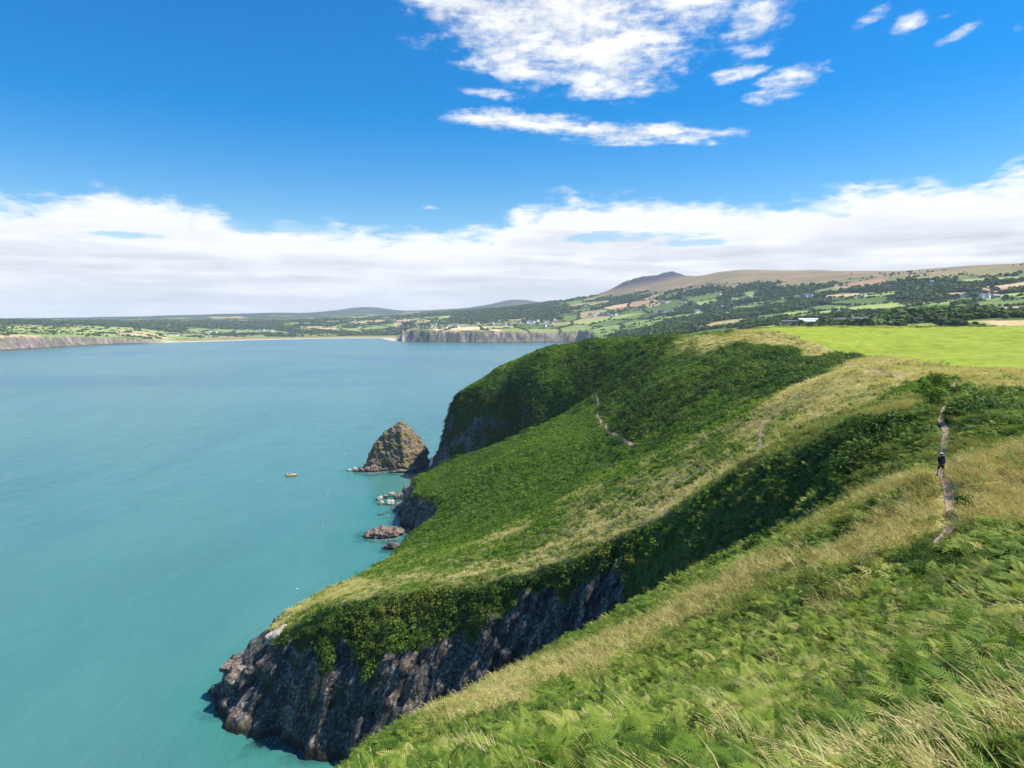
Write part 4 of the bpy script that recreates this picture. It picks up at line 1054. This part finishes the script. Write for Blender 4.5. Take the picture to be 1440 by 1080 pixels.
boulder(551,771,24,9,18,mat='dark_rock',name='rock',label='dark rock under the near end of the brown spit',cat='rock',seed=21,npts=30)
def crag(px, py, r, w, h, dd, label, seed, mat='ledge', npts=14):
    p = P(px, py, r); z = float(H_near(np.array([p[0]]), np.array([p[1]]))[0]); rr = random.Random(seed); pts = []
    for _ in range(npts):
        a = rr.uniform(0, 6.28); e = rr.uniform(-1, 1); q = math.sqrt(1-e*e)
        pts.append((math.cos(a)*q*w/2, math.sin(a)*q*dd/2, e*h/2 - h*.12 + .35*math.cos(a)*q*h*.5))
    o = hull('crag', pts, M[mat], Vector((p[0], p[1], z)), math.atan2(-p[0], p[1])+rr.uniform(-.3,.3), .55, .5, seed, .45)
    tag(o, label, 'crag', 'crags on the rocky point')
crag(394,922,181,8,5.5,6,'pale topped crag just below the yellow grass of the rocky point',41,'boulder')
crag(356,914,189,8,4,6,'brown crag on the seaward skyline of the rocky point',42)
crag(332,936,190,9,4.5,7,'broad brown crag halfway down the rocky point',43)
crag(308,952,194,8,4,6,'brown crag near the seaward end of the rocky point',44)
crag(288,962,199,6,3,5,'small low crag at the very tip of the rocky point',45)
crag(334,968,184,10,9,7,'dark steep crag on the shaded side of the rocky point',46,'dark_rock')
crag(362,956,180,9,10,7,'tall dark slab in the shaded face of the rocky point',47,'dark_rock',10)
crag(318,1000,172,8,5,6,'dark wet crag at the water below the rocky point',48,'dark_rock')
build_sea()

# ------------------------------------------------------------------ boat
M['yellow_hull'] = simple('yellow_hull', (.80,.46,.06), .35, .5, .06, 2.); M['white_paint'] = simple('white_paint', (.80,.80,.76), .35, .5, .04, 2.); M['black_rubber'] = simple('black_rubber', (.015,.015,.017), .5, .4, .1, 3.); M['glass_tint'] = simple('tinted_screen', (.35,.42,.45), .08, .6, .05); M['grey_deck'] = simple('grey_deck', (.35,.34,.31), .7, .3, .1, 4.)
def tube(bm, pts, rad, seg=10):
    rings = []
    for i, (p, r) in enumerate(zip(pts, rad)):
        p = Vector(p); t = (Vector(pts[min(i+1, len(pts)-1)])-Vector(pts[max(i-1, 0)])).normalized()
        u = t.cross(Vector((0,0,1))); u = u.normalized() if u.length > 1e-4 else Vector((1,0,0)); v = u.cross(t)
        rings.append([bm.verts.new(p+(u*math.cos(a)+v*math.sin(a))*r) for a in [2*math.pi*k/seg for k in range(seg)]])
    for a, b in zip(rings, rings[1:]):
        for k in range(seg): bm.faces.new((a[k], a[(k+1)%seg], b[(k+1)%seg], b[k]))
    bm.faces.new(rings[0][::-1]); bm.faces.new(rings[-1])
def bmobj(name, bm, mat, parent=None, smooth=True):
    bmesh.ops.recalc_face_normals(bm, faces=bm.faces); me = bpy.data.meshes.new(name); bm.to_mesh(me); bm.free(); me.materials.append(mat)
    for p in me.polygons: p.use_smooth = smooth
    return link(bpy.data.objects.new(name, me), parent)
def bbox(name, dims, loc, mat, parent, bev=.04, rot=(0,0,0)):
    bm = bmesh.new(); bmesh.ops.create_cube(bm, size=1); bmesh.ops.scale(bm, vec=dims, verts=bm.verts)
    bmesh.ops.bevel(bm, geom=bm.edges[:], offset=bev, segments=2, affect='EDGES')
    o = bmobj(name, bm, mat, parent, False); o.location = loc; o.rotation_euler = rot; return o
def boat():
    c = at_sea(410, 669.5); e = link(bpy.data.objects.new('motorboat', None)); e.location = (c.x, c.y, 0); e.rotation_euler = (0, 0, R(14))
    tag(e, 'small yellow motorboat with black outboard engine on the turquoise sea', 'boat')
    bm = bmesh.new()
    xs = [-3.2,-2,-.5,1,2.2,3.0,3.5]; hw = [1.15,1.2,1.2,1.1,.8,.4,.05]; kz = [-.3,-.35,-.35,-.3,-.12,.15,.5]; top = [.75,.75,.8,.85,.95,1.08,1.15]
    L = [[bm.verts.new((x, s*w*f, z)) for (s, f, z) in ((-1,1.04,t),(-1,.92,.1),(0,1,k),(1,.92,.1),(1,1.04,t))] for x, w, k, t in zip(xs, hw, kz, top)]
    for a, b in zip(L, L[1:]):
        for i in range(4): bm.faces.new((a[i], a[i+1], b[i+1], b[i]))
    bm.faces.new(L[0])
    hullo = bmobj('hull', bm, M['yellow_hull'], e)
    bm = bmesh.new(); d = [[bm.verts.new((x, s*w*.98, .42+.04*i)) for s in (-1, 1)] for i, (x, w) in enumerate(zip(xs, hw))]
    for a, b in zip(d, d[1:]): bm.faces.new((a[0], a[1], b[1], b[0]))
    bmobj('deck', bm, M['grey_deck'], e)
    for s in (-1, 1):
        bm = bmesh.new(); tube(bm, [(x, s*w*1.06, t) for x, w, t in zip(xs, hw, top)], [.2,.24,.25,.25,.24,.2,.14]); bmobj('side_tube', bm, M['yellow_hull'], e)
    con = bbox('console', (1.0,.9,1.0), (.1,0,.95), M['white_paint'], e); sc = bbox('windscreen', (.06,.85,.5), (.55,0,1.68), M['glass_tint'], con, .01, (0,-.35,0)); sc.location = (.45,0,.7)
    bbox('seat', (.8,.8,.7), (-1.0,0,.8), M['black_rubber'], e); bbox('bow_cushion', (1.0,.9,.22), (1.75,0,.98), M['white_paint'], e)
    m = bbox('outboard_motor', (.55,.5,.85), (-3.5,0,1.0), M['black_rubber'], e, .12); bbox('shaft', (.22,.16,1.2), (0,0,-.85), M['black_rubber'], m, .03)
    bm = bmesh.new(); tube(bm, [(-2.5,-1.0,.8),(-2.5,-.95,1.9),(-2.4,-.4,2.15),(-2.4,.4,2.15),(-2.5,.95,1.9),(-2.5,1.0,.8)], [.045]*6, 8); bmobj('roll_bar', bm, M['white_paint'], e)
boat()

# ------------------------------------------------------------------ gulls
M['gull_white'] = simple('white_feathers', (.82,.82,.80), .8, .2, .04, 8.); M['gull_grey'] = simple('grey_feathers', (.36,.38,.41), .8, .2, .08, 8.); M['beak'] = simple('yellow_beak', (.70,.42,.05), .5, .4, .05)
def gull(px, py, yaw, label):
    c = at_sea(px, py)
    bm = bmesh.new(); tube(bm, [(-.34,0,.10),(-.22,0,.11),(-.05,0,.10),(.12,0,.12),(.22,0,.19),(.26,0,.27),(.30,0,.33),(.37,0,.33)], [.02,.07,.12,.12,.085,.06,.065,.02], 12)
    o = bmobj('seagull', bm, M['gull_white']); o.location = (c.x, c.y, 0); o.rotation_euler = (0, 0, yaw); o.scale = (1.35,)*3
    tag(o, label, 'gull', 'gulls resting on the sea')
    for s in (-1, 1):
        bm = bmesh.new(); tube(bm, [(.14,s*.10,.15),(0,s*.125,.16),(-.2,s*.09,.15),(-.42,s*.03,.14)], [.03,.06,.05,.008], 8); bmobj('wing', bm, M['gull_grey'], o)
    bm = bmesh.new(); tube(bm, [(.36,0,.33),(.44,0,.315)], [.018,.005], 6); bmobj('beak', bm, M['beak'], o)
gull(485,637.5,.3,'white gull on the water farthest out, up and left of the stack')
gull(461,695,1.9,'white gull on open water left of the pale cove boulders')
gull(454,741,2.8,'white gull on open water left of the brown rock spit')
gull(546,725,.9,'white gull on the water among the dark rocks under the cove boulders')
gull(525,757,3.3,'gull standing in for a fleck of foam beside the tip of the brown rock spit')  # gull model placed where a fleck of foam lies
gull(418,829,2.2,'white gull nearest the camera, just off the grassy point')

# ------------------------------------------------------------------ walker on the path
M['skin'] = simple('skin', (.50,.29,.20), .6, .3, .06, 9.); M['navy'] = simple('navy_jacket', (.018,.018,.030), .85, .2, .2, 12.); M['shorts'] = simple('dark_shorts', (.03,.018,.028), .85, .2, .15, 12.); M['hair'] = simple('dark_hair', (.02,.014,.010), .6, .3, .2, 20.); M['boot'] = simple('brown_boot', (.06,.04,.028), .7, .3, .15, 14.); M['pack'] = simple('dark_blue_rucksack', (.04,.045,.095), .75, .3, .15, 10.); M['cap'] = simple('pale_cap', (.55,.56,.60), .8, .2, .05, 10.); M['sock'] = simple('pale_sock', (.5,.47,.42), .9, .1, .1)
def skin_obj(name, verts, edges, radii, mat, parent=None, root=0, sub=2):
    me = bpy.data.meshes.new(name); me.from_pydata(verts, edges, []); o = link(bpy.data.objects.new(name, me), parent); me.materials.append(mat)
    md = o.modifiers.new('skin', 'SKIN'); md.use_smooth_shade = True
    if not me.skin_vertices: 
        bpy.context.view_layer.objects.active = o
    sv = me.skin_vertices[0].data
    for i, r in enumerate(radii): sv[i].radius = r if isinstance(r, tuple) else (r, r); sv[i].use_root = (i == root)
    s = o.modifiers.new('sub', 'SUBSURF'); s.levels = sub; s.render_levels = sub
    return o
def walker():
    # walks away from us: +y is forward, 1.75 m tall
    J = {'pel':(0,0,.93),'waist':(0,.02,1.08),'chest':(0,.05,1.28),'neck0':(0,.06,1.45),'neck':(0,.075,1.52),'jaw':(0,.10,1.58),'head':(0,.095,1.66),'crown':(0,.085,1.73)}
    names = list(J); V = [J[n] for n in names]; E = [(0,1),(1,2),(2,3),(3,4),(4,5),(5,6),(6,7)]
    Rr = [(.15,.11),(.135,.10),(.165,.115),(.10,.075),(.055,.055),(.065,.075),(.078,.095),(.05,.06)]
    def chain(start, pts, rads):
        p = start
        for q, r in zip(pts, rads): V.append(q); Rr.append(r); E.append((p, len(V)-1)); p = len(V)-1
        return p
    for s, st in ((-1, .30), (1, -.26)):        # left leg forward, right leg back
        chain(0, [(s*.10,.01,.86),(s*.105,st*.55+.06,.50),(s*.10,st*.95-.0,.10),(s*.105,st*.95+.10,.05),(s*.11,st*.95+.18,.035)], [.088,.058,.038,.036,.03])
        a = chain(3, [(s*.19,.06,1.43),(s*.235,-st*.30+.02,1.16),(s*.225,-st*.75+.12,.95),(s*.222,-st*.80+.15,.89)], [.055,.042,.030,.028])
        w = V[a]
        for k in range(4): chain(a, [(w[0]+s*(-.01+.004*k), w[1]+.028-.018*k, w[2]-.06), (w[0]-s*.012, w[1]+.032-.018*k, w[2]-.10+.006*abs(k-1))], [.009,.007])
        chain(a, [(w[0]-s*.02, w[1]+.045, w[2]-.03),(w[0]-s*.028, w[1]+.058, w[2]-.065)], [.010,.008])
    body = skin_obj('person', V, E, Rr, M['skin'])
    jk = skin_obj('jacket', [(0,.01,.90),(0,.02,1.08),(0,.05,1.28),(0,.06,1.44),(0,.07,1.50)]+[(s*.19,.06,1.42) for s in (-1,1)]+[(-.235,-.09+.02,1.16),(.235,.078+.02,1.16),(-.228,-.20+.10,.985),(.228,.18+.10,.985)],
                  [(0,1),(1,2),(2,3),(3,4),(3,5),(3,6),(5,7),(6,8),(7,9),(8,10)], [(.175,.135),(.16,.122),(.185,.135),(.125,.10),(.075,.075),.078,.078,.062,.062,.048,.048], M['navy'], body)
    V2 = [(0,0,.95),(-.10,.01,.85),(.10,.01,.85),(-.105,.20,.56),(.105,-.06,.56)]
    skin_obj('shorts', V2, [(0,1),(0,2),(1,3),(2,4)], [(.165,.13),.112,.112,.085,.085], M['shorts'], body)
    bm = bmesh.new(); bmesh.ops.create_uvsphere(bm, u_segments=20, v_segments=14, radius=1)
    for v in bm.verts:
        v.co = Vector((v.co.x*.094, v.co.y*.112, v.co.z*.10))
        if v.co.y > .03: v.co.z = max(v.co.z, .035)
    h = bmobj('hair', bm, M['hair'], body); h.location = (0,.085,1.67)
    bm = bmesh.new(); bmesh.ops.create_uvsphere(bm, u_segments=20, v_segments=12, radius=1)
    for v in bm.verts:
        fz = max(v.co.z, 0); v.co = Vector((v.co.x*.102, v.co.y*.12+(.10*max(v.co.y,0) if v.co.z < .05 else 0), fz*.085))
    c = bmobj('cap', bm, M['cap'], body); c.location = (0,.09,1.695)
    for s, st in ((-1,.30),(1,-.26)):
        bm = bmesh.new(); tube(bm, [(0,-.06,.05),(0,.0,.062),(0,.12,.05),(0,.21,.035)], [.03,.052,.048,.028], 10); tube(bm, [(0,-.02,.05),(0,-.02,.17)], [.05,.052], 10)
        b = bmobj('boot', bm, M['boot'], body); b.location = (s*.105, st*.95-.0, 0)
    for s in (-1, 1):
        bm = bmesh.new(); bmesh.ops.create_icosphere(bm, subdivisions=2, radius=.014); b = bmobj('eye', bm, M['hair'], body); b.location = (s*.033,.178,1.665)
        bm = bmesh.new(); bmesh.ops.create_icosphere(bm, subdivisions=2, radius=1); bmesh.ops.scale(bm, vec=(.012,.022,.034), verts=bm.verts); b = bmobj('ear', bm, M['skin'], body); b.location = (s*.088,.095,1.645)
    bm = bmesh.new(); tube(bm, [(0,.175,1.665),(0,.20,1.635),(0,.185,1.615)], [.010,.017,.012], 8); bmobj('nose', bm, M['skin'], body)
    bm = bmesh.new(); tube(bm, [(-.025,.172,1.59),(0,.18,1.588),(.025,.172,1.59)], [.004,.007,.004], 6); bmobj('mouth', bm, M['beak'], body)
    p = P(1323, 667.5, 58); z = float(H_near(np.array([p[0]]), np.array([p[1]]))[0])+.05
    ang = R(-4)
    body.location = (p[0], p[1], z); body.rotation_euler = (0, 0, ang)
    tag(body, 'walker in dark jacket, shorts and pale cap heading away along the footpath', 'person')
    e = link(bpy.data.objects.new('rucksack', None)); e.location = Vector((p[0], p[1], z)) + Euler((0,0,ang)).to_matrix()@Vector((0,-.16,1.24)); e.rotation_euler = (-.08, 0, ang)
    tag(e, 'dark blue rucksack on the back of the walker', 'rucksack')
    bbox('bag', (.32,.20,.50), (0,0,0), M['pack'], e, .07); bbox('pocket', (.24,.08,.22), (0,-.13,-.08), M['pack'], e, .03); bbox('lid', (.30,.20,.10), (0,0,.28), M['navy'], e, .04)
    for s in (-1, 1):
        bm = bmesh.new(); tube(bm, [(s*.10,.08,.22),(s*.11,.20,.27),(s*.12,.30,.20),(s*.12,.345,.02),(s*.14,.26,-.16),(s*.14,.08,-.2)], [.018]*6, 8); bmobj('strap', bm, M['navy'], e)
walker()

# ------------------------------------------------------------------ sky, sun, air
SUN_AZ, SUN_EL = R(88), R(56)          # sun on the right, a little ahead
SKY = 0.085
def pxdir(px, py):
    x, y, z = ray(px, py); return math.degrees(math.atan2(x, y)), math.degrees(math.atan(z))
def world():
    wd = bpy.data.worlds.new('World'); scene.world = wd; wd.use_nodes = True
    t = NT('', wd)
    sky = t.n('ShaderNodeTexSky', _sky_type='NISHITA', _sun_disc=False, _sun_elevation=SUN_EL, _sun_rotation=SUN_AZ, _altitude=100., _air_density=1.15, _dust_density=.35, _ozone_density=3.2)
    d = t.n('ShaderNodeTexCoord').outputs['Generated']
    s = t.n('ShaderNodeSeparateXYZ'); t.set(s.inputs[0], t.vmath('NORMALIZE', d)); X, Y, Z = s.outputs
    az = t.math('MULTIPLY', t.math('ARCTAN2', X, Y), 57.2958); el = t.math('MULTIPLY', t.math('ARCSINE', Z), 57.2958)
    zc = t.math('MAXIMUM', Z, .03)
    pl = t.n('ShaderNodeCombineXYZ'); t.set(pl.inputs[0], t.math('DIVIDE', X, zc)); t.set(pl.inputs[1], t.math('DIVIDE', Y, zc)); pl = pl.outputs[0]
    pe = t.n('ShaderNodeCombineXYZ'); t.set(pe.inputs[0], t.math('MULTIPLY', az, .1)); t.set(pe.inputs[1], t.math('MULTIPLY', el, .24)); pe = pe.outputs[0]
    base = sky.outputs[0]
    hs = t.n('ShaderNodeHueSaturation'); hs.inputs['Saturation'].default_value = SKYSAT; hs.inputs['Value'].default_value = 1.1; hs.inputs['Hue'].default_value = .5045; t.set(hs.inputs['Color'], base); base = hs.outputs[0]
    # high broken cloud: patches (azimuth, elevation, half sizes) seen in one sheet overhead
    def blob(px, py, w, h, tilt=0., amt=1.):
        a0, e0 = pxdir(px, py); a1 = (w/F)*57.3*math.cos(math.atan((px-720)/F)); h1 = (h/F)*57.3
        da = t.math('SUBTRACT', az, a0); de = t.math('SUBTRACT', el, e0)
        de = t.math('SUBTRACT', de, t.math('MULTIPLY', da, tilt))
        q = t.math('ADD', t.math('POWER', t.math('ABSOLUTE', t.math('DIVIDE', da, a1)), 2.), t.math('POWER', t.math('ABSOLUTE', t.math('DIVIDE', de, h1)), 2.))
        return t.math('SUBTRACT', amt, q)
    blobs = [(775,20,185,72,-.08,1.15),(650,-20,105,55,-.2,1.2),(850,85,105,46,-.1,1.1),(705,70,85,42,-.35),(960,-15,80,55,0),(905,50,60,40,0),(735,170,95,15,-.06,1.1),(890,187,140,15,-.06,1.0),(700,132,60,10,-.1,.35),(1070,22,52,38,.2,.8),(1105,118,58,19,.22,.8),(1040,100,50,14,.15,.5),(1060,80,40,14,.3,.3),(1225,24,36,10,.3,.65),(1275,40,28,18,.2,.5),(1342,50,30,8,.3,.75),(1330,25,24,10,.2,-.2),(1430,40,14,12,.2,.1),(605,292,24,6,0,.1),(1000,200,40,10,-.1,.2),(28,240,40,6,-.1,-.2),(1160,22,22,10,0,-.2)]
    m = None
    for b in blobs:
        v = blob(*b); m = v if m is None else t.math('SMOOTH_MAX', m, v, .25)
    n1 = t.noise(t.mapping(pl, (1.,1.25,1.), (0,0,R(20))), 3.6, 8, .6, .25); n2 = t.noise(t.mapping(pe, (1.,.72,1.)), 9., 8, .62, .15)
    wis = t.math('ADD', t.math('MULTIPLY', t.math('SUBTRACT', n1, .5), 3.4), t.math('MULTIPLY', t.math('SUBTRACT', n2, .5), 1.9))
    m = t.math('MAXIMUM', m, -1.6)
    hi = t.maprange(t.math('ADD', m, wis), -.25, 1.35)
    hi = t.math('MULTIPLY', hi, t.maprange(m, -.9, .1))
    hi = t.math('MULTIPLY', hi, t.maprange(t.math('ADD', n2, t.math('MULTIPLY', n1, .6)), .35, .85, .72, .97))
    # bank of cloud along the horizon: its ragged upper edge by azimuth
    edge = [(-500,290),(-200,270),(0,272),(60,266),(140,268),(200,280),(290,284),(340,310),(372,328),(398,306),(440,304),(520,316),(560,328),(640,322),(700,318),(724,290),(800,275),(880,280),(960,288),(1040,284),(1120,279),(1190,270),(1240,252),(1300,258),(1360,250),(1440,228),(1600,200),(2000,210)]
    ea = [(pxdir(a, b)) for a, b in edge]
    lo, hi_ = -60., 60.
    stops = [(max(0, min(1, (a-lo)/(hi_-lo))), max(0., b/25.)) for a, b in ea]
    top = t.math('MULTIPLY', t.ramp(t.maprange(az, lo, hi_, smooth=False), stops), 25.)
    b1 = t.noise(pe, 2.2, 8, .55, .3); b2 = t.noise(t.mapping(pe, (1,1.5,1)), 7., 7, .6, .2); b3 = t.noise(t.mapping(pe, (.35,1.9,1), loc=(4.,2.,0)), 2.1, 6, .55, .3)
    dep = t.math('SUBTRACT', top, el)
    dep2 = t.math('ADD', dep, t.math('ADD', t.math('MULTIPLY', t.math('SUBTRACT', b1, .5), 5.5), t.math('MULTIPLY', t.math('SUBTRACT', b2, .5), 2.2)))
    bank = t.maprange(dep2, -.3, 1.5)
    # blue gaps in the bank
    for (px, py, w, h) in [(430,322,60,10),(880,333,125,9),(960,342,70,6),(350,320,40,8),(180,330,60,5),(640,300,60,6)]:
        gap = t.math('ADD', blob(px, py, w, h), t.math('MULTIPLY', t.math('SUBTRACT', t.math('ADD', b1, t.math('MULTIPLY', b2, .9)), .95), 2.4)); bank = t.math('MULTIPLY', bank, t.math('SUBTRACT', 1., t.math('MULTIPLY', t.maprange(gap, .0, .9), .75)))
    ccol = t.ramp(t.math('ADD', t.math('MULTIPLY', b3, .75), t.math('MULTIPLY', b1, .3)), [(.40, CL_DARK), (.52, CL_MID), (.62, CL_LIGHT)])
    ccol = t.mix(t.maprange(dep, 4.5, 1.0), ccol, CL_LIGHT)
    ccol = t.mix(t.math('MULTIPLY', t.maprange(el, 4.5, .3), .55), ccol, CL_HAZE)
    hcol = t.mix(t.maprange(n1, .42, .62), CL_MID, CL_LIGHT)
    c = t.mix(hi, base, hcol); c = t.mix(t.math('MULTIPLY', bank, .97), c, ccol)
    # pale air low over the horizon
    bg = t.n('ShaderNodeBackground'); t.set(bg.inputs[0], c); bg.inputs[1].default_value = SKY
    o = t.n('ShaderNodeOutputWorld'); t.t.links.new(bg.outputs[0], o.inputs[0])
    wd.cycles.sampling_method = 'MANUAL'; wd.cycles.sample_map_resolution = 512
SKYSAT = 1.62
CL_LIGHT = (7.7,7.75,7.9); CL_MID = (6.2,6.35,6.6); CL_DARK = (5.0,5.15,5.5); CL_HAZE = (7.3,7.4,7.5)
world()
sd = bpy.data.lights.new('sun', 'SUN'); sd.energy = 4.8; sd.angle = R(.53); sd.color = (1., .945, .86)
so = link(bpy.data.objects.new('sun', sd))
v = Vector((math.sin(SUN_AZ)*math.cos(SUN_EL), math.cos(SUN_AZ)*math.cos(SUN_EL), math.sin(SUN_EL)))
so.rotation_euler = (-v).to_track_quat('-Z', 'Y').to_euler(); so.location = (300, 0, 900)
def air():
    bm = bmesh.new(); bmesh.ops.create_cube(bm, size=1)
    top = 560.; bot = -9.5
    bmesh.ops.scale(bm, vec=(31000, 31000, top-bot), verts=bm.verts); bmesh.ops.translate(bm, vec=(0, 0, (top+bot)/2), verts=bm.verts)
    t = NT('air'); pv = t.n('ShaderNodeVolumePrincipled'); pv.inputs['Color'].default_value = (.72,.84,1.,1); pv.inputs['Density'].default_value = HAZE; pv.inputs['Anisotropy'].default_value = .0
    o = bmobj('haze', bm, t.out(None, pv.outputs[0]), None, False); tag(o, kind='stuff')
HAZE = 5e-5
import os
air()
scene.view_settings.view_transform = 'Standard'; scene.view_settings.look = 'None'; scene.view_settings.exposure = 0.76; scene.view_settings.gamma = 1.0
scene.render.engine = 'CYCLES'
cy = scene.cycles; cy.max_bounces = 6; cy.diffuse_bounces = 3; cy.glossy_bounces = 2; cy.transmission_bounces = 4; cy.transparent_max_bounces = 6; cy.volume_bounces = 0; cy.caustics_reflective = False; cy.caustics_refractive = False
cy.use_adaptive_sampling = True; cy.adaptive_threshold = .02; cy.use_denoising = True
